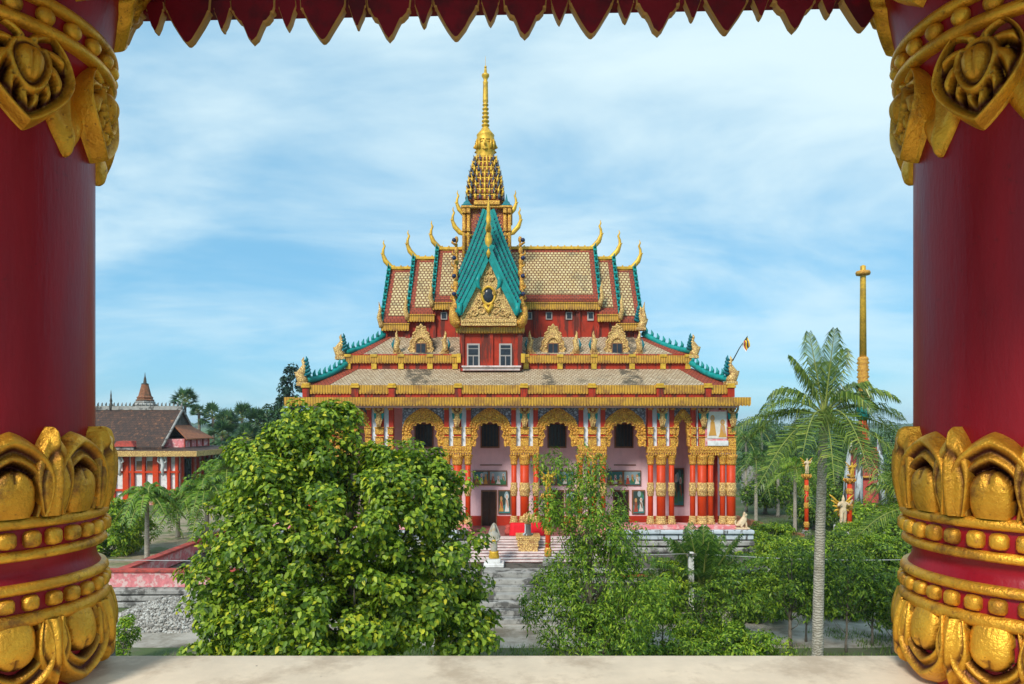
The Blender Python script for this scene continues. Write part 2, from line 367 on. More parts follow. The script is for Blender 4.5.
def col_red():
    m, t, b, o = nodes('crimson_gloss_paint'); tcn = t.nodes.new('ShaderNodeTexCoord'); co = tcn.outputs['Object']
    mp = t.nodes.new('ShaderNodeMapping'); mp.inputs['Scale'].default_value = (3, 3, 0.5); t.links.new(co, mp.inputs[0])
    n = nz(t, mp.outputs[0], 3.0, 7, 0.6)
    c = mix(t, ramp(t, n, [(0.3, 0.0), (0.75, 1.0)]), (0.22, 0.002, 0.009), (0.35, 0.005, 0.016))
    sp = nz(t, co, 30, 6, 0.75); c = mix(t, ramp(t, sp, [(0.6, 0.0), (0.72, 0.45)]), c, (0.06, 0.004, 0.006))
    t.links.new(c, b.inputs['Base Color'])
    t.links.new(ramp(t, n, [(0.3, 0.28), (0.7, 0.48)]), b.inputs['Roughness'])
    b.inputs['Specular IOR Level'].default_value = 0.3
    bump(t, b, mix(t, 0.5, nz(t, co, 14, 7, 0.65), nz(t, mp.outputs[0], 30, 4, 0.6)), 0.4, 0.005)
    return m
M['colred'] = col_red()

def relief_mesh(name, hw, z0, z1, Rv, wv, hf, nu=44, nv=56, mat=None):
    """a carved leaf wrapped on a round column: outline half width wv(v), relief hf(k, x, v) where k runs 0 at the core to 1 on the rim"""
    vs = []; gr = []; fs = []
    for j in range(nv+1):
        v = 1-(1-j/nv)**1.35; w = wv(v)
        for i in range(nu+1):
            u = math.sin(math.pi/2*(-1 + 2*i/nu)); x = u*w
            lo, hi = 0.02, 1.0
            for _ in range(9):
                md = (lo+hi)/2
                if v/md <= 1 and abs(x) <= md*wv(v/md): hi = md
                else: lo = md
            k = hi; h, g = hf(k, x, v)
            edge = (i in (0, nu)) or j == nv
            h -= 0.016*max(0, (k-0.93)/0.07)**2
            if edge: h = -0.05
            r = Rv(v) + h; a = x*hw
            vs.append((r*math.cos(a), r*math.sin(a), z0+(z1-z0)*v)); gr.append(0.0 if edge else g)
    for j in range(nv):
        for i in range(nu):
            a = j*(nu+1)+i; q = (a, a+1, a+nu+2, a+nu+1)
            fs.append(q if z1 > z0 else q[::-1])
    me = bpy.data.meshes.new(name); me.from_pydata(vs, [], fs)
    me.polygons.foreach_set('use_smooth', [True]*len(fs))
    at = me.attributes.new('groove_shade', 'FLOAT', 'POINT'); at.data.foreach_set('value', gr)
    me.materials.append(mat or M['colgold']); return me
def bumpf(k, c, w): 
    d = abs(k-c)/w
    return 0.0 if d >= 1 else 0.5+0.5*math.cos(math.pi*d)
def lotus_w(v):
    if v < 0.45: return 0.86+0.14*math.sin(math.pi*v/0.9)
    q = (v-0.45)/0.55
    return max(0.004, max(0, 1-q**2.7)**0.8*(1-0.10*q))
def bulb_h(k, x, v):
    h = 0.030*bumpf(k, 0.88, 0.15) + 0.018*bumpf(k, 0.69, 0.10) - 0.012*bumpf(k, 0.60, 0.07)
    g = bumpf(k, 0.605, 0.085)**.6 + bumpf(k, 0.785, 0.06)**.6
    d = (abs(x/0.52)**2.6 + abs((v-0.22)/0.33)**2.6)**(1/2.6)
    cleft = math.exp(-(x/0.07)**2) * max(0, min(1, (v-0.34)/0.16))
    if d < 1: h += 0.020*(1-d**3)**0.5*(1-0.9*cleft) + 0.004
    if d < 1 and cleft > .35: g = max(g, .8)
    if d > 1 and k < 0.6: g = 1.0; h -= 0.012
    return h, min(1, g)
def narrow_h(k, x, v):
    h = 0.016 + 0.010*math.sqrt(max(0, 1-k*k)) + 0.020*math.exp(-(x/0.16)**2)*(.5+.5*v) - 0.008*bumpf(k, 0.74, 0.08)
    return h, 0.85*bumpf(k, 0.74, 0.09)**.7
def narrow_w(v):
    if v < 0.5: return 0.62+0.38*math.sin(math.pi*v)
    q = (v-0.5)/0.5
    return max(0.006, max(0, 1-q**2.2)*(1-0.18*q))
def medal_w(v):
    if v < 0.42: return max(0.3, math.sqrt(max(0, 1-((0.42-v)/0.5)**2)))
    q = (v-0.42)/0.58
    return max(0.008, max(0.0, math.cos(q*math.pi/2))**0.8*(1-.1*q))
def medal_h(k, x, v):
    dv = (v-0.33)*(1.9 if v < .33 else 1.28)
    c = math.hypot(x*(1+.5*max(0, dv)), dv); a = math.atan2(x, dv)
    h = 0.030*bumpf(k, 0.93, 0.10); g = bumpf(k, 0.83, 0.06)**.6
    if k < 0.85:
        if c > 0.46:
            tw = abs(a)*5.2 + c*5.5; sw = math.sin(tw*1.9); e = math.sin(tw*1.9*2.0+1.0)
            h += 0.006 + (0.020*sw+.005*e)*min(1, (0.87-k)*9); g = max(g, min(1, max(0, (-sw-.1)*2)))
        else:
            h += 0.012
            if k > 0.3: h += 0.020*bumpf(c, 0.39, 0.08)
            if c < 0.28: h += 0.034*math.sqrt(max(0, 1-(c/0.28)**2))*(1-.4*math.exp(-(x/.04)**2))
            g = max(g, bumpf(c, 0.31, 0.05)**.6, bumpf(c, 0.47, 0.04)**.6)
    return h, min(1, g)
def flare_h(k, x, v):
    sw = math.sin(x*13 + v*9.0)
    return 0.03*bumpf(k, 0.9, 0.12) + 0.016*sw + 0.02*(1-abs(x)), (0.8 if sw < -0.72 else 0)

zb = zc(660)
def zk(py): return CH+(HY-py)*K*.958
RO = -.042   # girth correction shared by every ring of the column
def rb(v): return 0.293 + 0.026*math.sin(math.pi*min(1.0, 0.16+v*0.80))**0.9
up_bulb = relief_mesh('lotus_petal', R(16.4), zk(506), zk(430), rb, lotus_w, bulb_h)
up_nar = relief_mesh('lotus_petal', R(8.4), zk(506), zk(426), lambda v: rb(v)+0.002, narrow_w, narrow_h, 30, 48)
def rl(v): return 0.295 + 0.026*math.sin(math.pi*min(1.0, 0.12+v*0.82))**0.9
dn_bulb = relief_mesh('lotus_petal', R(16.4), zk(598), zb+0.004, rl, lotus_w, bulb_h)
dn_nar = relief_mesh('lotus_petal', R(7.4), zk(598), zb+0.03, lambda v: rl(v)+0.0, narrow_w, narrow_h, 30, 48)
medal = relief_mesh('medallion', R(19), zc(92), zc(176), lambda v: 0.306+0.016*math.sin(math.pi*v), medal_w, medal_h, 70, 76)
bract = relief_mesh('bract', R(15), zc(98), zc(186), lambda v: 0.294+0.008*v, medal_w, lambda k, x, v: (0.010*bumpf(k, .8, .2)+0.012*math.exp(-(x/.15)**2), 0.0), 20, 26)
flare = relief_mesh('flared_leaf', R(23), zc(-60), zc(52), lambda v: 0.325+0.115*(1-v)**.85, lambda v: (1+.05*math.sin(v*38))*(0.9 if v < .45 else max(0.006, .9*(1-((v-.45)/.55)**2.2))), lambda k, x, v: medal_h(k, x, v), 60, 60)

prnd = random.Random(12)
def big_column(cx, phase_pet, phase_med, label):
    root = empty('column', (cx, D0, zb)); tag(root, label, 'column', 'crimson and gold columns of the balcony')
    def off(o): o.location = (0, 0, -zb); return o
    def place(me, name, a):
        o = bpy.data.objects.new(name, me); COL.objects.link(o); o.parent = root; o.location = (0, 0, -zb); o.rotation_euler = (0, 0, a+prnd.uniform(-.012, .012)); o.scale = (1, 1, 1); return o
    b = MB(); b.lathe((cx, D0, 0), [(0.291, zk(512)), (0.29, zc(430)), (0.29, zc(300)), (0.29, zc(165)), (0.29, zc(82))], 96); b.build('shaft', M['colred'], root)
    b = MB(); b.lathe((cx, D0, 0), [(0.273, zb), (0.288, zb+.004), (0.308, zk(640)), (0.31, zk(615)), (0.298, zk(598))], 96)
    b.build('base_core', M['colred'], root)
    # red recesses between the gold rings
    b = MB(); b.lathe((cx, D0, 0), [(0.308, zk(600)), (0.310, zk(592)), (0.306, zk(564)), (0.296, zk(558)), (0.292, zk(552)), (0.298, zk(545)), (0.308, zk(538)), (0.308, zk(506)), (0.298, zk(502))], 96); b.build('scotia', M['colred'], root)
    def ring(z0, z1, r, name='gold_ring', n=96):
        h = z1-z0; b = MB(); b.lathe((cx, D0, 0), [(r-0.03, z0), (r-0.006, z0+h*.06), (r, z0+h*.3), (r-0.001, z0+h*.6), (r-0.007, z0+h*.94), (r-0.03, z1)], n)
        return b.build(name, M['colgold'], root)
    ring(zk(602), zk(589), 0.328); ring(zk(573), zk(563), 0.325); ring(zk(544), zk(534), 0.321); ring(zk(516), zk(505), 0.326)
    rnd = random.Random(7)
    def studs(za, zt, r, n, sq):
        b = MB()
        for i in range(n):
            a = 2*math.pi*(i+rnd.uniform(-.06, .06))/n; zm = (za+zt)/2+rnd.uniform(-.0012, .0012)
            ww = math.pi*r/n*sq*rnd.uniform(.92, 1.06); hh = (zt-za)/2*rnd.uniform(.93, 1.03); m_ = []
            nn = 10; ring_ = []
            for (s_, d_) in ((1.0, -0.02), (1.0, 0.006), (0.86, 0.015), (0.55, 0.021)):
                for k in range(nn):
                    t = 2*math.pi*k/nn+math.pi/nn; ct, st = math.cos(t), math.sin(t)
                    e = 0.6; px_ = math.copysign(abs(ct)**e, ct)*ww*s_; pz_ = math.copysign(abs(st)**e, st)*hh*s_
                    aa = a+px_/r; rr = r+d_
                    ring_.append((cx+rr*math.cos(aa), D0+rr*math.sin(aa), zm+pz_))
            fs = [(q*nn+k, q*nn+(k+1) % nn, (q+1)*nn+(k+1) % nn, (q+1)*nn+k) for q in range(3) for k in range(nn)]+[list(range(3*nn, 4*nn))]
            b.add(ring_, fs, True)
        b.build('stud_band', M['colgold'], root)
    studs(zk(588), zk(574), 0.310, 36, 0.76); studs(zk(533), zk(517.5), 0.310, 36, 0.76)
    for i in range(11):
        a = phase_pet + i*R(360/11)
        place(up_bulb, 'lotus_petal', a); place(up_nar, 'lotus_petal', a+R(180/11))
        place(dn_bulb, 'lotus_petal', a); place(dn_nar, 'lotus_petal', a+R(180/11))
    # capital
    b = MB(); b.lathe((cx, D0, 0), [(0.295, zc(110)), (0.31, zc(98)), (0.322, zc(86)), (0.324, zc(68)), (0.33, zc(58)), (0.34, zc(45)), (0.36, zc(20)), (0.4, zc(-30)), (0.43, zc(-60)), (0.46, zc(-68))], 96)
    b.build('capital_core', M['colred'], root)
    ring(zc(94), zc(84), 0.346); ring(zc(71), zc(61), 0.350)
    b = MB(); n = 28; r = 0.330
    for i in range(n):
        a = 2*math.pi*i/n; b.ball((cx+r*math.cos(a), D0+r*math.sin(a), zc(77.5)), 0.023, 12, 8, 0, (1, 1, 1.0))
    b.build('bead_band', M['colgold'], root)
    for i in range(8):
        place(medal, 'medallion', phase_med+i*R(45)); place(bract, 'bract', phase_med+R(22.5)+i*R(45))
        place(flare, 'flared_leaf', phase_med+R(20)+i*R(45))
    return root
# direction from the column to the eye, as an angle about the column
aL = math.atan2(-D0, CXL); aR = math.atan2(-D0, -CXO)
big_column(-CXL, aL+R(14), aL+R(19.7), 'crimson column with gold lotus base standing at the left end of the ledge')
big_column(CXO, aR-R(15), aR-R(21), 'crimson column with gold lotus base standing at the right end of the ledge')

# ledge, piers, floor
ledge_m = paint('worn_cream_ledge', (0.76, 0.62, 0.46), 0.6, 0, 0.14, (0.4, 0.29, 0.19), 0.6, 4.0, 30, 0.3, 0.004)
_t = ledge_m.node_tree; _b = [n for n in _t.nodes if n.type == 'BSDF_PRINCIPLED'][0]; _co = [n for n in _t.nodes if n.type == 'TEX_COORD'][0].outputs['Object']
_c = _b.inputs['Base Color'].links[0].from_socket; _v = _t.nodes.new('ShaderNodeTexVoronoi'); _v.inputs['Scale'].default_value = 14; _t.links.new(_co, _v.inputs['Vector'])
_c = mix(_t, mix(_t, 1.0, ramp(_t, _v.outputs['Distance'], [(.035, 1), (.06, 0)]), ramp(_t, nz(_t, _co, 6, 3), [(.5, 0), (.56, 1)]), 'MULTIPLY'), _c, (.1, .06, .04)); _t.links.new(_c, _b.inputs['Base Color'])
root = empty('balcony_parapet', (0, 1.7, zb-1.0)); tag(root, 'cream plastered parapet with a flat ledge that carries both crimson columns', 'parapet')
b = MB(); b.box(-3.2, 3.2, 1.42, 2.116, zb-0.12, zb, 0, 0.012); b.build('ledge', ledge_m, root)
b = MB(); b.box(-3.2, 3.2, 1.55, 1.98, zb-1.0, zb-0.12); b.build('parapet_wall', ledge_m, root)
b = MB()
for sx in (-1, 1): b.box(sx*1.6-0.3, sx*1.6+0.3, 1.984, 2.24, zb-3.0, zb-0.003)
b.build('pier', M['conc'], root)
b = MB(); b.box(-5, 5, -2.6, 1.56, zb-1.15, zb-1.002); tag(b.build('bounce_floor', paint('pale_floor_tile', (0.55, 0.42, 0.33), 0.5, 0, 0.1)), None, None, None, 'structure')  # unseen floor, added to bounce light up onto the columns
# lower storey wall that carries the balcony
b = MB(); b.box(-5, 5, -2.5, 1.9, -0.2, zb-1.16); tag(b.build('lower_wall', M['pink']), 'pink plastered lower storey wall under the balcony', 'wall')
# eave board with hanging pointed teeth, slightly askew to the ledge
eave = empty('hanging_eave', (0, 2.08, zc(-10))); tag(eave, 'deep crimson eave board with a row of hanging pointed teeth overhead', 'eave')
e_red = paint('deep_crimson_eave', (0.2, 0.004, 0.02), 0.55, 0, 0.35, (0.06, 0.008, 0.02), 0.7, 5)
e_edge = paint('worn_gilt_edge', (0.5, 0.27, 0.09), 0.6, 0.1, 0.3)
def ey(px): return 2.14 - (px-188)/674*0.085
def epv(px, py): return PV(px, py, ey(px))
b = MB()
pa, pb_ = epv(20, 8), epv(1010, -6)
xs = list(range(-120, 1160, 40))
for q0, q1 in zip(xs[:-1], xs[1:]):
    y0 = 13-(q0-140)*0.0185; y1 = 13-(q1-140)*0.0185
    a = [epv(q0, y0), epv(q1, y1), epv(q1, y1-60), epv(q0, y0-60)]
    b.hexa([Vector(p) for p in a], [Vector(p)+Vector((0, 0.045, 0)) for p in a])
b.build('eave_board', e_red, eave)
larges = [121, 188, 253, 323, 389, 456, 525, 591, 658, 726, 794, 862, 930]
rr_ = random.Random(3)
def tooth(cx, w, tip, base, ogee):
    pts = []
    prof = ([(1.0, -0.35), (1.0, -0.08), (.96, .04), (.9, .05), (.84, .17), (.62, .44), (.41, .68), (.2, .89), (.07, .985), (0.0, 1.0)] if not ogee else
            [(1.0, -0.35), (.97, -0.04), (.96, .08), (.86, .11), (.82, .22), (.66, .36), (.52, .40), (.42, .55), (.2, .86), (0.0, 1.0)])
    left = [(-x*w, y) for x, y in prof]; right = [(x*w, y) for x, y in prof[-2::-1]]
    P = [(cx+x+rr_.uniform(-.5, .5), base+(tip-base)*y) for x, y in left+right]
    front = [epv(px, py) for px, py in P]; cxm = sum(p.x for p in front)/len(front); czm = front[0].z
    bk = [p+Vector((0, 0.02, 0)) for p in front]; n = len(P)
    f_in = [Vector((cxm+(p.x-cxm)*.94, p.y-0.006, p.z+0.004 if p.z < czm-.02 else p.z)) for p in front]
    b = MB(); b.add(f_in, [list(range(n))], False, 0)
    vs = f_in+front+bk
    b.add(vs, [(i, (i+1) % n, (i+1) % n+n, i+n) for i in range(n)], False, 1)
    b.add(vs, [(n+i, n+(i+1) % n, (i+1) % n+2*n, i+2*n) for i in range(n)], False, 1)
    b.add(bk, [list(range(n-1, -1, -1))], False, 0)
    return b.build('eave_tooth', [e_red, e_edge], eave, uv=False)
for i, lx in enumerate(larges):
    y = 44.5-(lx-188)*0.0215; ba = 12-(lx-140)*0.0185
    tooth(lx, 22.5 if i % 2 == 0 else 23, y, ba, i % 2 == 0)
    sx = lx+34.5; tooth(sx, 9.0, 31-(sx-223)*0.0235, 11-(sx-140)*0.0185, False)
b = MB(); b.box(-5.5, 4.5, 0.1, 2.07, zc(-75)+.0, zc(-75)+0.16); tag(b.build('shading_ceiling', paint('pale_ceiling', (0.6, 0.5, 0.45), 0.8)), None, None, None, 'structure')  # unseen ceiling, back edge set to keep sun off the upper columns
# ================================================================ the great temple
YF = 43.0
T = empty('temple', (PX(515, 50), 50, 0)); tag(T, 'large red and gold temple with teal gable, stepped tile roofs and a tall gilded spire', 'temple')
def bx(px0, px1, py0, py1, Y, d, name, mat, bev=0.0, par=None):
    b = MB(); b.box(PX(px0, Y), PX(px1, Y), Y, Y+d, PZ(py1, Y), PZ(py0, Y), 0, bev); return b.build(name, mat, par or T)
# podium -------------------------------------------------------
b = MB()
xL, xR = PX(262, 41.4), PX(751, 41.4)
b.box(xL, xR, 41.7, 64, 1.76, 2.70)
b.build('podium', M['stair_in'], T, split=True)
for (q0, q1) in ((262, 472), (578, 751)):
    b = MB(); b.box(PX(q0, 41.4) if q0 < 300 else PX(q0, 42.6), PX(q1, 41.4) if q1 > 700 else PX(q1, 42.6), 42.3, 43.6, 2.702, 3.25, 0, .03); b.build('column_plinth', M['pinkcop'], T)
    b = MB(); b.box(PX(262 if q0 < 300 else 607, 41.4), PX(468 if q0 < 300 else 751, 41.4), 41.72, 42.3, 2.702, 3.06, 0, .03); b.build('podium_edge', M['pinkcop'], T)
b = MB(); b.box(PX(511, 43), PX(538.5, 43), 42.4, 43.6, 2.702, 3.25, 0, .03); b.build('column_plinth', M['pinkcop'], T)
b = MB()
for n_, (za, zb_, yy) in enumerate(((2.86, 3.1, 41.3), (2.5, 2.82, 41.46), (2.15, 2.44, 41.3), (1.76, 2.06, 41.1))):
    b = MB()
    b.box(xL-.2, PX(468, 41.4), yy, 41.72, za, zb_, 0, 0.05); b.box(PX(606, 41.4), xR+.2, yy, 41.72, za, zb_, 0, 0.05)
    b.build('podium_moulding', M['course'] if n_ < 2 else M['conc'], T, split=True)
b = MB()
b.box(PX(240, 37), PX(770, 37), 36.9, 64, 0, 1.75)
b.build('terrace', M['conc_d'], T)
b = MB()
for (za, zb_, yy) in ((1.52, 1.755, 36.6), (0.95, 1.25, 36.75), (0.0, 0.4, 36.4)): b.box(PX(240, 37), PX(478, 37), yy, 36.92, za, zb_, 0, .05); b.box(PX(572, 37), PX(770, 37), yy, 36.92, za, zb_, 0, .05)
b.build('terrace_moulding', M['conc'], T, split=True)
b = MB(); b.box(PX(612, 37), PX(700, 37), 36.68, 36.92, 1.3, 1.5, 0, .04); b.build('terrace_band', M['brickred'], T)
# stairs
st = MB(); ris = MB(); n = 9; x0, x1 = PX(470, 40), PX(606, 40)
for i in range(n):
    z1 = 2.695-(i)*(0.94/n); y1 = 41.35-(i+1)*0.34
    st.box(x0, x1, y1, 41.75-i*0.34, z1-0.06, z1, 0, .012)
    ris.box(x0+.02, x1-.02, y1+.05, 41.8, z1-0.94/n-0.004, z1-0.058)
st.build('stair_tread', M['stairw'], T); ris.build('stair_riser', M['stair_in'], T)
st = MB(); x0, x1 = PX(482, 36), PX(572, 36)
for i in range(7):
    z1 = 1.75-i*0.25; y1 = 36.4-(i+1)*0.55; st.box(x0, x1, y1, 36.95, z1-.25 if i < 6 else 0, z1-.002, 0, .02)
st.build('lower_stair', M['conc'], T)
# body of the hall ---------------------------------------------
Yw = 46.0
xa, xb = PX(322, Yw), PX(731, Yw)
b = MB(); b.box(xa, xb, Yw, 62, 2.69, 10.9); b.build('inner_wall', M['pink'], T)
b = MB(); b.box(PX(313, 43), xa, 43.4, 46, 2.71, 10.4); b.box(PX(713, 43), PX(722, 43), 43.9, 46, 2.71, 10.4); b.build('end_wall', M['red_pier'], T, split=True)
b = MB(); b.box(PX(308, 42.6), PX(737, 42.6), 42.2, 46.2, 10.55, 10.9); b.build('porch_ceiling', M['pink'], T)
b = MB(); b.box(xa, xb, Yw-.05, Yw, 2.7, 3.35); b.build('skirting', M['red_pier'], T)
bays = [424, 490, 557, 624]
FIGC = [paint('mural_'+n, c, .6, 0, .15) for n, c in (('dark', (.04, .07, .06)), ('teal', (.05, .2, .2)), ('sky', (.3, .42, .45)), ('white', (.72, .68, .62)), ('ochre', (.6, .3, .06)), ('skin', (.55, .32, .2)), ('red', (.42, .07, .04)), ('green', (.06, .2, .09)), ('brown', (.2, .1, .05)))]
def scene_mesh(px0, px1, py0, py1, Y, par, seed, ground=0, nfig=3, e=.07):
    '''a painted story scene: sky and land bands, trees, robed figures with heads and haloes'''
    rk = random.Random(seed); x0, x1 = PX(px0, Y)+e, PX(px1, Y)-e; z0, z1 = PZ(py1, Y)+e, PZ(py0, Y)-e; w, h = x1-x0, z1-z0; y = Y-.13; b = MB()
    b.box(x0, x1, y, Y-.09, z0, z1, ground)
    def disc(cx, cz, rx, rz, m, dy, n=12): b.add([(min(x1, max(x0, cx+rx*math.cos(6.283*i/n))), y-dy, min(z1, max(z0, cz+rz*math.sin(6.283*i/n)))) for i in range(n)], [list(range(n))], False, m)
    if ground != 3:
        b.add([(x0, y-.004, z0), (x1, y-.004, z0), (x1, y-.004, z0+h*.3), (x0+w*.6, y-.004, z0+h*.42), (x0+w*.3, y-.004, z0+h*.3), (x0, y-.004, z0+h*.38)], [(0, 1, 2, 3, 4, 5)], False, rk.choice((7, 8, 1)))
        for i in range(3): disc(x0+w*rk.random(), z0+h*rk.uniform(.72, .9), w*.16, h*.14, rk.choice((7, 2, 1)), .006+.001*i)
    for i in range(nfig):
        cx = x0+w*(i+.5+rk.uniform(-.15, .15))/nfig; H = h*rk.uniform(.6, .8); bz = z0+h*rk.uniform(.04, .12); m = rk.choice((3, 4, 6, 3, 7, 4)); q = min(w/nfig*.42, H*.3); d = .012+.002*i
        disc(cx, bz+H*.86, q*.55, H*.17, rk.choice((4, 3)), d-.002)
        b.add([(cx-q, y-d, bz), (cx+q, y-d, bz), (cx+q*.75, y-d, bz+H*.3), (cx+q*.5, y-d, bz+H*.68), (cx, y-d, bz+H*.76), (cx-q*.5, y-d, bz+H*.68), (cx-q*.6, y-d, bz+H*.3)], [list(range(7))], False, m)
        b.add([(cx-q*.5, y-d-.001, bz+H*.66), (cx+q*.1, y-d-.001, bz+H*.7), (cx+q*.7, y-d-.001, bz+H*.25), (cx+q*.4, y-d-.001, bz+H*.2)], [(0, 1, 2, 3)], False, rk.choice((6, 8, 5, 4)))
        disc(cx, bz+H*.87, q*.3, H*.1, 5, d+.003)
    return b.build('painted_scene', FIGC, par, uv=False)
def panel_mural(px0, px1, py0, py1, Y, mat, name='mural', par=None):
    f = bx(px0, px1, py0, py1, Y-.1, .1, name, M['wood'])
    scene_mesh(px0, px1, py0, py1, Y, f, int(px0*7+py0), mat, 3 if (px1-px0) > (py1-py0) else 2)
    return f
mu1, mu2, mu3 = 2, 0, 1
for i, c in enumerate(bays):
    w = bx(c-9.5, c+9.5, 423, 448, Yw-.08, .1, 'window', M['wood'])
    b = MB(); b.box(PX(c-8, Yw), PX(c+8, Yw), Yw-.1, Yw-.05, PZ(446.5, Yw), PZ(424.5, Yw)); b.build('pane', M['glass'], w)
    b = MB()
    for k in range(5):
        x = PX(c-6.5+k*3.25, Yw); b.box(x-.03, x+.03, Yw-.14, Yw-.1, PZ(446.5, Yw), PZ(424.5, Yw))
    b.build('window_bars', M['doorwood'], w)
    bx(c-10, c+12, 464.5, 465.5, Yw-.05, .05, 'ledge_line', M['wood'])
    panel_mural(c-17, c-1, 470.5, 485.5, Yw, (mu1, mu3, mu1, mu3)[i]); panel_mural(c-1, c+17, 470.5, 485.5, Yw, (mu3, mu1, mu3, mu1)[i])
    dcx = c-1 if i < 3 else c-3
    d = bx(dcx-8, dcx+8, 490, 525.4, Yw-.06, .08, 'door', M['wood'])
    b = MB(); b.box(PX(dcx-6.8, Yw), PX(dcx-.15, Yw), Yw-.1, Yw-.05, 2.71, PZ(491.5, Yw)); b.box(PX(dcx+.15, Yw), PX(dcx+6.8, Yw), Yw-.1, Yw-.05, 2.71, PZ(491.5, Yw))
    for sx in (-3.5, 3.5):
        for (u, v) in ((494, 507), (510, 523)): b.box(PX(dcx+sx-2.2, Yw), PX(dcx+sx+2.2, Yw), Yw-.125, Yw-.09, PZ(v, Yw), PZ(u, Yw), 0, .01)
    b.build('door_leaf', M['doorwood'], d)
    panel_mural(c+8, c+21, 490, 514, Yw, mu2)
panel_mural(672, 684, 468, 506, Yw, mu2, 'side_door')
# columns of the porch -----------------------------------------
zt0 = PZ(455, YF)
def porch_column(kind):
    r = {'thick': .275, 'thin': .165}[kind]; k = r/.275
    c = empty('porch_column', (0, 0, 0)); 
    def L_(prof, name, m, n=20):
        b = MB(); b.lathe((0, 0, 0), prof, n); o = b.build(name, m, c); return o
    L_([(r, 0), (r, zt0-3.25)], 'shaft', M['red_or'])
    g = r+.015
    L_([(g+.11, 0), (g+.11, .12), (g+.04, .16), (g+.09, .26), (g+.02, .34), (g+.05, .44), (g, .52)], 'base', M['carved_pale'])
    z = PZ(496, YF)-3.25; L_([(g, z), (g+.03, z+.06), (g+.02, z+.25), (g+.06, z+.32), (g+.06, z+.5), (g+.02, z+.58), (g+.04, z+.8), (g, z+.86)], 'gold_band', M['carved_pale'])
    z = PZ(465, YF)-3.25; L_([(g, z), (g+.05, z+.1), (g+.02, z+.2), (g+.05, z+.35), (g+.1, z+.5), (g+.12, zt0-3.25+.01)], 'capital', M['carved'])
    return c
thickX = [320, 340, 380, 457.5, 524.6, 592, 661, 702, 731]
thinX = [311, 331.5, 349.4, 371, 392, 447, 468, 514, 536, 580, 603, 650.5, 671.5, 692.6, 710.5, 722.5]
pk, pn = porch_column('thick'), porch_column('thin'); index_kids()
def place_col(proto, px, first):
    o = proto
    kids = KIDS[proto.name]
    if not first:
        o = proto.copy(); COL.objects.link(o)
        for kch in kids: d = kch.copy(); COL.objects.link(d); d.parent = o
    o.parent = T; o.location = (PX(px, YF)-T.location.x, YF-T.location.y, 3.25)
for i, px in enumerate(thickX): place_col(pk, px, i == 0)
for i, px in enumerate(thinX): place_col(pn, px, i == 0)
# carved frieze blocks + upper piers, panels, arches
def frieze(px0, px1):
    b = MB(); Y = YF-.3
    b.box(PX(px0, YF), PX(px1, YF), Y, Y+.6, PZ(453, YF), PZ(446, YF), 0, .03)
    n = max(2, int((px1-px0)/2.4)); w = (PX(px1, YF)-PX(px0, YF))/n
    for i in range(n): b.ball((PX(px0, YF)+(i+.5)*w, Y, PZ(454.3, YF)), w*.48, 6, 4, 0, (1, .6, 1.2)); b.ball((PX(px0, YF)+(i+.5)*w, Y-.01, PZ(449.5, YF)), w*.42, 6, 4, 0, (1, .5, 1.3))
    b.build('frieze', M['carved'], T)
def pier(px, w, kind):
    Y = YF-.2
    o = bx(px-w/2, px+w/2, 404, 446.2, Y, .4, 'pier', M['red_pier'])
    b = MB()
    for (u, v, e) in ((438, 446, .8), (428, 434.5, 1.0), (404, 410, .8)) : b.box(PX(px-w/2-e*.5, YF), PX(px+w/2+e*.5, YF), Y-.07, Y+.42, PZ(v, YF), PZ(u, YF), 0, .03)
    for (u) in (436.3, 427): b.box(PX(px-w/2-1.0, YF), PX(px+w/2+1.0, YF), Y-.12, Y+.44, PZ(u+.9, YF), PZ(u, YF))
    b.build('pier_relief', M['carved'], o); return o
def figure(px):
    """winged guardian under the eave with raised arms"""
    Y = YF-.42; b = MB()
    def p(dx, py): return (PX(px+dx, YF), Y, PZ(py, YF))
    b.tube([p(0, 427), p(0, 423), p(0, 417), p(0, 412.5)], [.07, .1, .17, .13], 8)
    b.ball(p(0, 409.6), .12, 8, 6, 0, (1, 1, 1.2)); b.tube([p(0, 408.5), p(0, 406)], [.09, .02], 6)
    for s in (-1, 1):
        b.tube([p(s*1.5, 413), p(s*3.4, 412), p(s*4.8, 409), p(s*4.4, 405.5)], [.09, .08, .07, .06], 6)
        b.tube([p(s*1, 418), p(s*2.6, 420), p(s*1.6, 424), p(s*1.2, 427)], [.09, .08, .06, .07], 6)
    o = b.build('guardian_figure', M['carved_pale'], T)
    b = MB()
    for s in (-1, 1): b.prism([(PX(px+s*1.6, YF), PZ(414, YF)), (PX(px+s*5.2, YF), PZ(413, YF)), (PX(px+s*4.4, YF), PZ(418.5, YF)), (PX(px+s*2.6, YF), PZ(421.5, YF)), (PX(px+s*1.4, YF), PZ(419, YF))], Y+.02, Y+.1)
    b.build('wings', M['teal'], o)
for px in thickX[2:]:
    if px in (702, 731): continue
    frieze(px-14.5, px+14.5)
    pier(px, 7.5, 0); figure(px)
    for s in (-1, 1):
        pier(px+s*11, 4.6, 1)
        bx(px+s*6-2.7, px+s*6+2.7, 405, 446, YF-.06, .1, 'blue_panel', M['blue_white'])
frieze(689, 735); frieze(308, 352)
for px in (702, 731, 320, 340): pier(px, 7, 0); figure(px)
for px in (692.8, 722.5, 349, 331): pier(px, 4.4, 1)
bx(696.6, 698.6, 405, 446, YF-.06, .1, 'blue_panel', M['blue_white'])
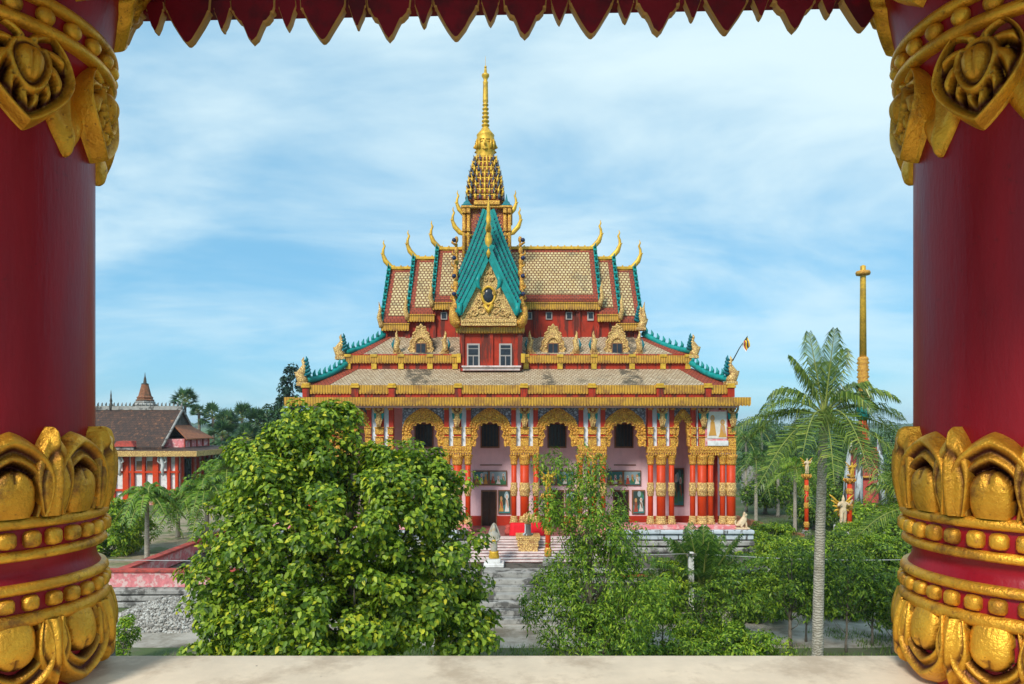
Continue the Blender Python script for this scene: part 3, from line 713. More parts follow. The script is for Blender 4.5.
def arch(cx, ho, hi, ptop, pin, pspr, lobes, pleg=446, pl=None):
    Y = YF-.16; b = MB(); n = lobes*8; out_, in_ = [], []
    def pt(x, y): return (PX(cx+x, YF), PZ(y, YF))
    for s in range(3):
        y = pleg-(pleg-pspr)*s/3; w = .35*abs(math.sin(s*1.4)); out_.append(pt(-ho, y)); in_.append(pt(-(hi+.7-w), y))
    for i in range(n+1):
        t = math.pi*(1-i/n); c, s_ = math.cos(t), math.sin(t)
        sq = abs(s_)**.8
        ox, oy = ho*math.copysign(abs(c)**.8, c), pspr-(pspr-ptop)*(sq*.86+.14*max(0, 1-abs(c)*2.2))
        lob = abs(math.sin(lobes*t/1.0)); kf = .86+.14*lob
        out_.append(pt(ox, oy)); in_.append(pt(hi*math.copysign(abs(c)**.85, c)*kf, pspr-(pspr-pin)*(abs(s_)**.75)*kf))
    for s in range(2, -1, -1):
        y = pleg-(pleg-pspr)*s/3; w = .35*abs(math.sin(s*1.4)); out_.append(pt(ho, y)); in_.append(pt(hi+.7-w, y))
    m = len(out_); vs = []
    for y in (Y, Y+.3):
        for (o_, i_) in zip(out_, in_): vs += [(o_[0], y, o_[1]), (i_[0], y, i_[1])]
    fs = []
    for i in range(m-1):
        a = 2*i; q = 2*m
        fs += [(a, a+1, a+3, a+2), (a+q, a+2+q, a+3+q, a+1+q), (a+1, a+1+q, a+3+q, a+3), (a, a+2, a+2+q, a+q)]
    b.add(vs, fs)
    for i in range(0, m, 2):
        o_, i_ = out_[i], in_[i]
        b.ball((o_[0]*.9+i_[0]*.1, Y-.01, o_[1]*.9+i_[1]*.1), .085, 6, 4)
        b.ball((o_[0]*.2+i_[0]*.8, Y-.02, o_[1]*.2+i_[1]*.8), .07, 6, 4)
    for i in range(1, m, 3):
        o_, i_ = out_[i], in_[i]; b.ball((o_[0]*.52+i_[0]*.48, Y, o_[1]*.52+i_[1]*.48), .12, 6, 4, 0, (1, .6, 1))
    b.ball((PX(cx, YF), Y-.04, PZ((ptop+pin)/2, YF)), .2, 8, 6, 0, (1, .6, 1.3))
    ar = b.build('arch', M['carved'], T)
    b = MB(); top = PZ(404.5, YF); vs = []
    for o_ in out_[3:-3]: vs += [(o_[0], Y+.1, o_[1]), (o_[0], Y+.1, top), (o_[0], Y+.2, o_[1]), (o_[0], Y+.2, top)]
    fs = []
    for i in range(len(vs)//4-1):
        a = 4*i
        if abs(vs[a][0]-vs[a+4][0]) > 1e-4: fs += [(a, a+4, a+5, a+1), (a+2, a+3, a+7, a+6)]
    b.add(vs, fs); b.build('spandrel', M['spandrel'], ar)
for c in bays: arch(c, 21.5, 13.5, 407.5, 422, 436, 7)
for c in (682.3, 361): arch(c, 9.5, 4.2, 409, 419.5, 430, 3)
# painted picture panel high on the right bay, with its plaque
f = bx(705.2, 727.4, 410, 446, YF-.3, .08, 'picture_panel', M['pinkcop'])
scene_mesh(705.6, 727, 410.5, 439.5, YF-.2, f, 5, 3, 2)
b = MB(); b.box(PX(706, YF), PX(726.6, YF), YF-.36, YF-.29, PZ(445.5, YF), PZ(440.5, YF)); b.build('plaque', M['white'], f)
# entrance altar details
# eaves ---------------------------------------------------------
Ye = 41.6
b = MB(); b.scallop(PX(284, Ye), PX(751, Ye), Ye, Ye+.12, PZ(404, Ye), PZ(397.2, Ye), .2, .13)
ef = b.build('eave_fascia', M['rib'], T)
b = MB(); b.box(PX(286, Ye), PX(749, Ye), Ye+.12, 62, PZ(402, Ye), PZ(397.6, Ye)); b.build('eave_slab', M['red'], T)
b = MB(); b.box(PX(303, 42), PX(733, 42), 42.05, 61, PZ(397.7, Ye), PZ(386, 42)); b.build('parapet_wall', M['red'], T)
Yp = 41.95
posts = [306, 355, 392, 458, 524, 592, 660, 708, 731]
b = MB()
for q0, q1 in zip(posts[:-1], posts[1:]): b.scallop(PX(q0+3.6, Yp), PX(q1-3.6, Yp), Yp, Yp+.12, PZ(392.5, Yp), PZ(385, Yp), .2, .1)
b.build('parapet_band', M['rib'], T, split=True)
b = MB(); g = MB()
for q in posts:
    b.box(PX(q-3.4, Yp), PX(q+3.4, Yp), Yp-.06, Yp+.14, PZ(397, Yp), PZ(388, Yp)); g.box(PX(q-4.4, Yp), PX(q+4.4, Yp), Yp-.14, Yp+.16, PZ(388, Yp), PZ(385.6, Yp), 0, .02); g.box(PX(q-3.8, Yp), PX(q+3.8, Yp), Yp-.1, Yp+.16, PZ(385.4, Yp), PZ(383.4, Yp), 0, .02)
b.build('parapet_post', M['red'], T, split=True); g.build('post_cap', M['gold'], T, split=True)
# roof one
def hip(name, mat, lo, hi, Ylo, Yhi, Yb, border=None):
    (a0, a1, ay), (c0, c1, cy) = lo, hi
    zl, zh = PZ(ay, Ylo), PZ(cy, Yhi); x0, x1 = PX(a0, Ylo), PX(a1, Ylo); u0, u1 = PX(c0, Yhi), PX(c1, Yhi)
    dd = Yhi-Ylo
    vs = [(x0, Ylo, zl), (x1, Ylo, zl), (x1, Yb, zl), (x0, Yb, zl), (u0, Yhi, zh), (u1, Yhi, zh), (u1, Yb-dd, zh), (u0, Yb-dd, zh)]
    b = MB(); b.add(vs, [(0, 1, 5, 4), (1, 2, 6, 5), (2, 3, 7, 6), (3, 0, 4, 7), (4, 5, 6, 7), (0, 3, 2, 1)])
    o = b.build(name, mat, T)
    if border:   # a flat painted strip along the sloping ends
        b = MB(); up = Vector((0, -.4, 1)).normalized()*.02
        for (p, q, s) in ((Vector(vs[0]), Vector(vs[4]), 1), (Vector(vs[1]), Vector(vs[5]), -1)):
            w = Vector((s*border, 0, 0)); b.hexa([p, p+w*1.6, q+w, q], [p+up, p+w*1.6+up, q+w+up, q+up])
        b.build('roof_border', M['tile_red'], o, split=True)
    return o
hip('lower_roof', M['tile_old'], (303, 733, 386), (345, 692, 368.5), 42.3, 45.3, 61, .95)
Yq = 45.1
b = MB(); b.box(PX(345, Yq), PX(691, Yq), Yq+.1, 59, PZ(372, Yq), PZ(354, Yq)); b.build('middle_wall', M['red'], T)
b = MB(); b.scallop(PX(344, Yq), PX(458, Yq), Yq-.1, Yq+.1, PZ(362, Yq), PZ(355.5, Yq), .2, .1); b.scallop(PX(523, Yq), PX(692, Yq), Yq-.1, Yq+.1, PZ(362, Yq), PZ(355.5, Yq), .2, .1)
b.build('middle_fascia', M['rib'], T, split=True)
b = MB()
for q in (348, 374, 401, 430, 455, 526, 560, 594, 632, 663, 688): b.box(PX(q-2.6, Yq), PX(q+2.6, Yq), Yq-.05, Yq+.12, PZ(369, Yq), PZ(361, Yq)); b.box(PX(q-3.2, Yq), PX(q+3.2, Yq), Yq-.16, Yq+.12, PZ(357, Yq), PZ(354.4, Yq))
b.build('middle_pilaster', M['gold'], T, split=True)
hip('upper_skirt_roof', M['tile_old'], (345, 692, 355), (383, 645, 337), 45.3, 48.0, 58.5, .7)
Yu = 48.0
b = MB()
for (q0, q1, py) in ((383, 640, 326), (408, 618, 317), (434, 598, 304)): b.box(PX(q0, Yu), PX(q1, Yu), Yu+(.0 if q0 == 383 else (-.004 if q0 == 408 else -.008)), 56, PZ(345, Yu), PZ(py, Yu))
b.build('upper_wall', M['red'], T)
b = MB()
for q in (385.5, 408, 434, 536, 578, 597, 616, 636): b.box(PX(q-2.2, Yu), PX(q+2.2, Yu), Yu-.16, Yu, PZ(345, Yu), PZ(324 if q < 400 or q > 620 else (316 if q < 420 or q > 600 else 308), Yu))
b.build('pilaster', M['red'], T, split=True)
for q in (444, 529, 549, 569, 590.5):
    w = bx(q-3.2, q+3.2, 312, 319.5 if q < 580 else 320.5, Yu-.1, .12, 'small_window', M['frame']); b = MB(); b.box(PX(q-2.2, Yu), PX(q+2.2, Yu), Yu-.13, Yu-.09, PZ(318.6, Yu), PZ(313, Yu)); b.build('pane', M['glass'], w)
# tiered steep roofs --------------------------------------------
def chofa(cx, cy, Y, s, k=1.0, name='roof_finial', par=None):
    rel = [(14, 2.2, 1.3), (6, .8, 1.9), (0, -1.5, 2.6), (-5.5, -7.5, 2.5), (-8, -14, 1.7), (-7.6, -19, 1.25), (-6.2, -22.5, 1.1), (-7.6, -25.5, .7), (-6.9, -28.5, .25)]
    b = MB(); pts = [Vector((PX(cx+s*-1*dx*-1*-1 if False else cx+s*(-dx)*-1*(1), Y), Y, PZ(cy+dy, Y))) for dx, dy, r in rel]
    pts = [Vector((PX(cx-s*dx*k, Y), Y, PZ(cy+dy*k, Y))) for dx, dy, r in rel]
    b.tube(pts, [r*k*Y/F for _, _, r in rel], 8, 0, .55)
    for (i, q) in ((3, 2.0), (4, 1.6), (2, 2.2)):
        p = pts[i]; e = Vector((s*q*k*Y/F*1.6, 0, q*k*Y/F*.9)); b.tube([p, p+e], [.1*k, .01], 5)
    return b.build(name, M['gold'], par or T)
def tier(pl, pr, ridge, eave, gold0, gold1, side, Yr, bars=True):
    """one telescoping roof segment. side -1: free end on the left, +1: on the right, 0: both hidden"""
    Ye_, zr, ze = 47.7, PZ(ridge, Yr), PZ(eave, 47.7)
    xe0, xe1 = PX(pl, 47.7), PX(pr, 47.7); Yb = 2*Yr-47.7
    root = MB()
    th = .25
    sec = [(Ye_, ze), (Yr, zr), (Yb, ze), (Yb, ze-th), (Yr, zr-th*1.6), (Ye_, ze-th)]
    root.prismx(sec, xe0, xe1); r = root.build('roof_tier', M['tile_red'], T)
    # inset field of cream tiles
    n = Vector((0, -(zr-ze), (Yr-Ye_))).normalized(); sl = Vector((0, Yr-Ye_, zr-ze)); e = .045
    m0 = .35 if side <= 0 else .08; m1 = .35 if side >= 0 else .08
    if side == 0: m0 = m1 = .35
    p0 = Vector((xe0+m0*1.1, Ye_, ze)); b = MB(); lo_, hi_ = .065, .93
    q = [Vector((xe0+m0, Ye_, ze))+sl*lo_, Vector((xe1-m1, Ye_, ze))+sl*lo_, Vector((xe1-m1, Ye_, ze))+sl*hi_, Vector((xe0+m0, Ye_, ze))+sl*hi_]
    b.hexa([v+n*.01 for v in q], [v+n*e for v in q]); b.build('tile_field', M['tile'], r)
    b = MB(); b.box(xe0, xe1, Yr-.12, Yr+.12, zr-.02, zr+.22, 0, .04)
    for i in range(int((xe1-xe0)/.5)): b.ball((xe0+.25+i*.5, Yr, zr+.26), .07, 6, 4)
    b.build('ridge', M['gold'], r)
    b = MB(); b.scallop(xe0-.12, xe1+.12, Ye_-.14, Ye_+.1, PZ(gold1, 47.6), PZ(gold0, 47.6), .2, .1); b.box(xe0-.16, xe1+.16, Ye_-.2, Ye_+.1, PZ(gold0, 47.6), PZ(gold0-1.2, 47.6)); b.build('eave_band', M['rib'], r)
    for s in ((-1,) if side < 0 else (1,) if side > 0 else ()):
        xe = xe0 if s < 0 else xe1; b = MB(); g = MB()
        # red gable wall under the verge
        b.prismx([(Ye_+.1, ze-.1), (Yr, zr-.2), (Yb-.1, ze-.1)], xe-s*.5, xe-s*.3); b.build('gable_wall', M['red'], r)
        b = MB()
        for (ya, yb) in ((Ye_, Yr), (Yb, Yr)):
            pa, pb = Vector((xe+s*.1, ya, ze-.25)), Vector((xe+s*.1, yb, zr+.2)); k = 9
            for i in range(k):
                u0, u1 = i/k, (i+1)/k; a, c = pa.lerp(pb, u0), pa.lerp(pb, u1); sg = .25*math.sin(math.pi*(u0+u1)/2)
                nn = Vector((0, -(zr-ze) if ya < yb else (zr-ze), abs(Yr-Ye_))).normalized()
                w = Vector((.13, 0, 0)); b.hexa([a-w, a+w, c+w, c-w], [a-w+nn*.22, a+w+nn*.22, c+w+nn*.1, c-w+nn*.1])
                p = (a+c)/2+nn*.2; b.tube([p, p+nn*.26+Vector((0, 0, .16))], [.1, .01], 5)
        b.build('verge_board', M['teal'], r)
        chofa((xe/Yr*F+512), ridge-1.0, Yr, s, 1.0, 'roof_finial', r)
        b = MB(); p = Vector((xe+s*.12, Ye_-.1, ze-.3))
        b.tube([p+Vector((0, 0, -.3)), p, p+Vector((s*.12, -.1, .4)), p+Vector((s*.04, -.1, 1.0)), p+Vector((s*.14, -.05, 1.5))], [.14, .2, .17, .1, .02], 6); b.build('naga_head', M['carved_pale'], r)
    return r
tier(434, 500, 250, 299, 303.5, 308.5, -1, 50.8); tier(500, 598.5, 249.5, 298, 303.5, 308.5, 1, 50.8)
tier(409, 433, 259.5, 311.5, 315.5, 320.5, -1, 50.8); tier(599, 618.5, 259.5, 311.5, 315.5, 320.5, 1, 50.8)
tier(383, 407.5, 269.5, 319.5, 324.5, 329.5, -1, 50.8); tier(619, 640.5, 269.5, 319.5, 324.5, 329.5, 1, 50.8)
# hip crests and corner finials ---------------------------------
def crest(p0, p1, Y0, Y1, n):
    b = MB(); pts = []
    A, B = PV(*p0, Y0), PV(*p1, Y1)
    for i in range(13):
        u = i/12; p = A.lerp(B, u)+Vector((0, 0, .12-.55*math.sin(math.pi*u)*.45)); pts.append(p)
    b.tube(pts, [.2]*13, 8)
    d = (B-A); d.z = 0; d.normalize()
    for i in range(n):
        u = (i+.5)/n; p = A.lerp(B, u)+Vector((0, 0, .24-.25*math.sin(math.pi*u)))
        b.tube([p, p+Vector((0, 0, .22))+d*.07, p+Vector((0, 0, .48))-d*.02], [.14, .11, .015], 6, 0, .7)
    b.build('hip_crest', M['teal'], T)
crest((385, 336), (346, 353.5), 48, 45.3, 8); crest((643, 335), (691, 353), 48, 45.3, 8)
crest((347, 364.5), (307, 382), 45.2, 42.3, 8); crest((690, 364), (730, 381), 45.2, 42.3, 8)
def flame(px, py, h, Y, s, par=None, name='corner_naga', m2='teal_d'):
    """gilded serpent head with a flame crest on a small plinth; s = the way it faces"""
    k = Y/F; x, z = PX(px, Y), PZ(py, Y); H = h*k
    b = MB(); b.box(x-.22*H, x+.22*H, Y-.2*H, Y+.2*H, z-.12*H, z+.02*H, 0, .02)
    b.tube([(x, Y, z), (x+s*.06*H, Y, z+.14*H), (x+s*.15*H, Y, z+.32*H), (x+s*.02*H, Y, z+.5*H), (x-s*.05*H, Y, z+.7*H), (x+s*.03*H, Y, z+.88*H), (x-s*.01*H, Y, z+1.0*H)], [.2*H, .2*H, .19*H, .15*H, .1*H, .06*H, .008*H], 8, 0, .7)
    b.tube([(x+s*.15*H, Y, z+.36*H), (x+s*.34*H, Y, z+.4*H)], [.1*H, .03*H], 6)
    o = b.build(name, M['carved_pale'], par or T)
    b = MB()
    for i in range(5):
        u = .3+.13*i; b.tube([(x-s*.08*H, Y, z+u*H), (x-s*(.27-.035*i)*H, Y, z+(u+.1)*H), (x-s*(.22-.03*i)*H, Y, z+(u+.22)*H)], [.09*H, .06*H, .01], 5)
    b.build('crest', M[m2], o); return o
flame(341, 357, 23, 45.2, -1); flame(303.5, 383, 26, 42.2, -1); flame(693, 356, 22, 45.2, 1); fl = flame(730.5, 382, 26, 42.2, 1)
flame(347.5, 357, 11, 46.5, -1); flame(640.5, 328, 22, 47.6, 1)
# dormers and kneeling serpents on the skirt roof
def dormer(c, Y=45.7):
    P = []
    base, top, hw = 355, 326, 11.5
    for i in range(33):
        t = math.pi*i/32; r = 1+.05*math.cos(t*16); x = math.cos(t); y = math.sin(t)
        P.append((PX(c+hw*x*r*(1-.18*y), Y), PZ(base-6-(base-6-top)*(y**1.3)*r, Y)))
    P = [(PX(c+hw*.9, Y), PZ(base, Y))]+P+[(PX(c-hw*.9, Y), PZ(base, Y))]
    b = MB(); b.prism(P, Y, Y+.3)
    for i in range(1, 34, 1): b.ball((P[i][0], Y+.02, P[i][1]), .09, 6, 4)
    for rr in (.62,):
        for i in range(14): t = math.pi*(i+.5)/14; b.ball((PX(c+hw*rr*math.cos(t), Y), Y-.02, PZ(348-17*rr*math.sin(t)**1.1, Y)), .1, 6, 4)
    o = b.build('dormer', M['carved_pale'], T)
    b = MB(); b.box(PX(c-5.6, Y), PX(c+5.6, Y), Y-.08, Y+.02, PZ(355, Y), PZ(343, Y), 0, .02); w = b.build('dormer_window', M['wood'], o)
    b = MB(); b.box(PX(c-4.6, Y), PX(c-.3, Y), Y-.1, Y-.06, PZ(354.4, Y), PZ(344, Y)); b.box(PX(c+.3, Y), PX(c+4.6, Y), Y-.1, Y-.06, PZ(354.4, Y), PZ(344, Y)); 
    b.build('pane', M['glass'], o)
    b = MB(); b.prismx([(Y+.3, PZ(355, Y)), (Y+.3, PZ(331, Y)), (Y+2.4, PZ(333, Y)), (Y+2.4, PZ(355, Y))], PX(c-6, Y), PX(c+6, Y)); b.build('dormer_body', M['tile_red'], o)
for c in (421, 553, 617): dormer(c)
def kneel(px, s, Y=45.55):
    k = Y/F; x, z = PX(px, Y), PZ(355, Y); b = MB()
    b.ball((x, Y, z+.2), .26, 8, 6, 0, (1.1, .8, .9))
    b.tube([(x, Y, z+.2), (x-s*.05, Y, z+.55), (x+s*.06, Y, z+.85), (x, Y, z+1.12), (x-s*.05, Y, z+1.45), (x, Y, z+1.62)], [.24, .2, .15, .12, .07, .01], 8)
    b.tube([(x+s*.05, Y, z+.95), (x+s*.26, Y, z+.98)], [.1, .04], 6)
    b.tube([(x-s*.1, Y, z+.1), (x+s*.4, Y-.05, z+.1)], [.12, .08], 6)
    o = b.build('serpent_ornament', M['carved_pale'], T)
    b = MB(); b.tube([(x-s*.16, Y, z+.35), (x-s*.3, Y, z+.7), (x-s*.18, Y, z+1.1)], [.1, .09, .02], 6); b.build('crest', M['teal_d'], o)
for px, s in ((397, 1), (408, -1), (434, 1), (445, -1), (530, 1), (541, -1), (565, 1), (576, -1), (594, 1), (605, -1), (629, 1), (639, -1)): kneel(px, s) if px not in (408, 434, 541, 565, 605, 629) else None
# central block with the great gable ----------------------------
Yg = 44.6
b = MB(); b.box(PX(460, Yg), PX(522, Yg), Yg, 50, PZ(371, Yg), PZ(325, Yg)); b.build('gable_block', M['red'], T)
b = MB()
for q in (462, 491, 520): b.box(PX(q-2.2, Yg), PX(q+2.2, Yg), Yg-.14, Yg, PZ(366, Yg), PZ(333, Yg))
b.build('gable_pilaster', M['red'], T, split=True)
b = MB(); b.box(PX(462, Yg), PX(521, Yg), Yg-.34, Yg, PZ(367.5, Yg), PZ(366, Yg)); b.box(PX(463, Yg), PX(520, Yg), Yg-.2, Yg-.0, PZ(370.5, Yg), PZ(367.5, Yg)); b.build('balcony_sill', M['stairw'], T)
for q in (473.3, 505.5):
    w = bx(q-6.4, q+6.4, 343.5, 366.5, Yg-.1, .12, 'window', M['frame'])
    b = MB()
    for (u, v) in ((345.4, 348.2), (349.2, 355)): b.box(PX(q-4.8, Yg), PX(q+4.8, Yg), Yg-.13, Yg-.09, PZ(v, Yg), PZ(u, Yg))
    for s in (-1, 1): b.box(PX(q+(-4.8 if s < 0 else .5), Yg), PX(q+(-.5 if s < 0 else 4.8), Yg), Yg-.13, Yg-.09, PZ(365.4, Yg), PZ(356.4, Yg))
    b.build('pane', M['glass'], w)
b = MB(); b.box(PX(457, Yg), PX(461, Yg), Yg-.3, Yg+.1, PZ(363, Yg), PZ(354, Yg)); b.box(PX(521, Yg), PX(525, Yg), Yg-.3, Yg+.1, PZ(363, Yg), PZ(354, Yg)); b.build('fascia_return', M['gold'], T, split=True)
b = MB(); b.scallop(PX(456, Yg), PX(524.5, Yg), Yg-.32, Yg+.2, PZ(331.5, Yg), PZ(326.5, Yg), .2, .12); b.box(PX(458.5, Yg), PX(522, Yg), Yg-.2, Yg+.2, PZ(333.6, Yg), PZ(331, Yg)); b.build('gable_fascia', M['rib'], T)
gc = 488.5
Yd = 44.1
b = MB(); b.prism([(PX(463, Yd), PZ(326.4, Yd)), (PX(514.5, Yd), PZ(326.4, Yd)), (PX(514, Yd), PZ(318, Yd)), (PX(gc, Yd), PZ(256, Yd)), (PX(463, Yd), PZ(318, Yd))], Yd, 50); b.build('gable_core', M['red'], T)
b = MB(); b.prism([(PX(460, Yd), PZ(318.5, Yd)), (PX(517, Yd), PZ(318.5, Yd)), (PX(gc, Yd), PZ(255, Yd))], Yd-.12, Yd+.02)
b.box(PX(461, Yd), PX(516.5, Yd), Yd-.22, Yd, PZ(326, Yd), PZ(319, Yd))
for i in range(26): b.ball((PX(463+i*2.05, Yd), Yd-.22, PZ(322.5, Yd)), .065, 6, 4)
def spiral(cx, cy, r, s, n=16, turns=1.6, a0=0):
    return [(PX(cx+s*r*(1-i/n)*math.cos(a0+turns*2*math.pi*i/n), Yd), Yd-.14, PZ(cy-r*(1-i/n)*math.sin(a0+turns*2*math.pi*i/n), Yd)) for i in range(n)]
for s in (-1, 1):
    for (dx_, cy, r, a) in ((7, 311, 5.2, .5), (14.5, 312.5, 4.6, 2.2), (5.2, 302, 0.1, 0), (9.5, 303, 3.6, 1.2), (6.6, 294, 2.8, .8), (3.2, 280, 2.6, .4), (2.6, 273, 2, 1), (19, 315.5, 2.6, .3)):
        if r > .5: b.tube(spiral(gc+s*dx_, cy, r, s, 18, 1.6, a), [.085*(1-i/26) for i in range(18)], 5)
pd = b.build('pediment', M['carved_pale'], T)
b = MB(); b.ball((PX(gc, Yd), Yd-.12, PZ(296, Yd)), .33, 16, 10, 0, (1, .35, 1.35)); b.build('medallion_face', M['glass'], pd)
b = MB(); pts = [(PX(gc, Yd)+.42*math.cos(a), Yd-.16, PZ(296, Yd)+.56*math.sin(a)) for a in [2*math.pi*i/24 for i in range(25)]]; b.tube(pts, .09, 6)
b.tube([(PX(gc-4, Yd), Yd-.16, PZ(305, Yd)), (PX(gc, Yd), Yd-.2, PZ(312, Yd)), (PX(gc+4, Yd), Yd-.16, PZ(305, Yd))], [.14, .2, .14], 6); b.build('medallion_ring', M['gold'], pd)
tiers_g = [(243, 455.8, 312, 43.7), (235, 456.2, 303, 44.25), (227, 456.6, 294, 44.7), (218, 457, 285, 45.15), (209, 457.5, 276, 45.6)]
for i, (ap, exl, eyy, Yt) in enumerate(tiers_g):
    gr = MB(); th = .18; hwid = gc-exl
    A = PV(gc, ap, Yt); EL = PV(exl, eyy, Yt); ER = PV(2*gc-exl, eyy, Yt)
    gr.prism([(EL.x, EL.z), (A.x, A.z), (ER.x, ER.z), (ER.x-.1, ER.z-th*2), (A.x, A.z-th*3), (EL.x+.1, EL.z-th*2)], Yt+(.32 if i == 0 else .1), 50.0)
    r = gr.build('gable_roof', M['teal_d'], T)
    for s, E in ((-1, EL), (1, ER)):
        b = MB(); k = 9; tv = MB()
        for q in range(k):
            u0, u1 = q/k, (q+1)/k
            def cur(u): return E.lerp(A+Vector((s*.085*i, 0, 0)), u)+Vector((-s*.06*math.sin(math.pi*u), 0, 0))
            a, c = cur(u0), cur(u1); t = (c-a).normalized(); nn = Vector((s*t.z, 0, -s*t.x)) if s > 0 else Vector((-t.z, 0, t.x)); wd = .44
            b.hexa([a-nn*wd*1.0, a, c, c-nn*wd], [v+Vector((0, .16, 0)) for v in (a-nn*wd, a, c, c-nn*wd)])
            b.hexa([a-nn*.12+Vector((0, -.06, 0)), a+nn*.05+Vector((0, -.06, 0)), c+nn*.05+Vector((0, -.06, 0)), c-nn*.12+Vector((0, -.06, 0))], [v+Vector((0, .03, 0)) for v in (a-nn*.12, a+nn*.05, c+nn*.05, c-nn*.12)])
            for w_ in (.25, .75):
                p = a.lerp(c, w_)+Vector((0, .06, 0)); tv.tube([p, p+nn*.17+Vector((0, 0, .08))], [.085, .01], 5)
        vb = b.build('bargeboard', M['teal'], r); tv.build('bargeboard_teeth', M['navy'], vb)
    if i == 0:
        for s in (-1, 1):
            p = PV(gc+s*10.5, 279, 43.62); b = MB(); b.tube([p+Vector((-s*.1, 0, .3)), p+Vector((s*.05, 0, -.1)), p+Vector((-s*.02, 0, -.5)), p+Vector((-s*.2, 0, -.7))], [.1, .17, .12, .02], 6, 0, .4)
            p = PV(gc+s*29, 311, 43.62); b.tube([p+Vector((0, 0, .5)), p, p+Vector((-s*.05, 0, -.3))], [.2, .17, .05], 6, 0, .5); b.build('bargeboard_hook', M['teal'], r, split=True)
# slender finial on the gable's apex
b = MB(); b.lathe(tuple(PV(gc, 258, 43.8)), [(.12, 0), (.2, .35), (.14, .5), (.19, .8), (.25, 1.2), (.14, 1.6), (.21, 1.9), (.12, 2.2), (.17, 2.5), (.1, 2.9), (.13, 3.1), (.06, 3.5), (.02, 3.95)], 10)
p = PV(gc, 232, 43.8); b.tube([p, p+Vector((.02, -.3, .3)), p+Vector((0, -.5, .9))], [.16, .14, .02], 6); b.build('apex_finial', M['gold'], T)
# gilded serpents climbing both sides of the gable
for s in (-1, 1):
    b = MB(); x = gc+s*33.5
    for i in range(15):
        py = 318-i*5.6; rr_ = (.27 if i % 2 == 0 else .2)*(1-.035*i); c = PV(x-s*(i*.12)+math.sin(i*1.3)*.4, py, 44.5+i*.12); b.ball(c, rr_, 8, 6, 0, (1, .9, 1.7))
        if i % 2: b.tube([c, c+Vector((s*.28, -.05, .18)), c+Vector((s*.26, 0, .42))], [.1, .08, .01], 5)
    p = PV(x+s*-.5, 322, 44.1); b.tube([p+Vector((-s*.1, 0, -.35)), p, p+Vector((s*.15, 0, .45)), p+Vector((s*.25, 0, .95))], [.16, .36, .3, .12], 8)
    b.tube([p, p+Vector((-s*.25, -.3, -.1))], [.25, .1], 6); o = b.build('serpent_column', M['carved'], T)
    b = MB()
    for i in range(0, 15, 3): b.ball(PV(x+s*.9, 312-i*6, 44.2+i*.12), .15, 8, 5)
    b.build('serpent_scale', M['navy'], o, split=True)
# tower under the spire -----------------------------------------
Ys = 50.0; tcx = 486.5
b = MB(); b.box(PX(462.5, 48.4), PX(511, 48.4), 48.4, 52.2, PZ(262, 48.4), PZ(207, 48.4)); b.build('tower', M['carved_red'], T)
b = MB()
for q in (464, 468.5, 505, 509.5): b.tube([PV(q, 262, 48.3), PV(q, 209, 48.3)], [.13, .13], 8); b.box(PX(q-1.8, 48.3), PX(q+1.8, 48.3), 48.1, 48.5, PZ(232, 48.3), PZ(228, 48.3), 0, .03); b.box(PX(q-1.9, 48.3), PX(q+1.9, 48.3), 48.05, 48.5, PZ(214, 48.3), PZ(209, 48.3), 0, .03)
b.box(PX(461, 48.2), PX(512.5, 48.2), 48.0, 52.4, PZ(208.5, 48.2), PZ(206, 48.2), 0, .04); b.box(PX(474, 48.2), PX(500, 48.2), 47.9, 52.3, PZ(206.2, 48.2), PZ(201.5, 48.2), 0, .05)
b.build('tower_relief', M['carved'], T, split=True)
b = MB()
for q in (467, 506.5):
    for yy in (48.6, 52.0):
        x, z = PX(q, 48.6), PZ(207.5, 48.6)
        b.lathe((x, yy, z), [(.5, 0), (.52, .08), (.36, .18), (.3, .32), (.16, .42), (.1, .6), (.02, .95)], 4, 0, False, math.pi/4)
b.build('corner_cap', M['teal_d'], T, split=True)
chofa(464, 216, 49, -1, .9, 'roof_finial'); chofa(509, 216, 49, 1, .9, 'roof_finial')
chofa(460, 234, 48.3, -1, .95, 'roof_finial'); chofa(513, 234, 48.3, 1, .95, 'roof_finial')
M['antefix'] = carved('painted_antefix', (0.5, 0.24, 0.05), (0.015, 0.05, 0.09), 6.0, 0.5, 0.1, 0.02, (0.3, 0.9))
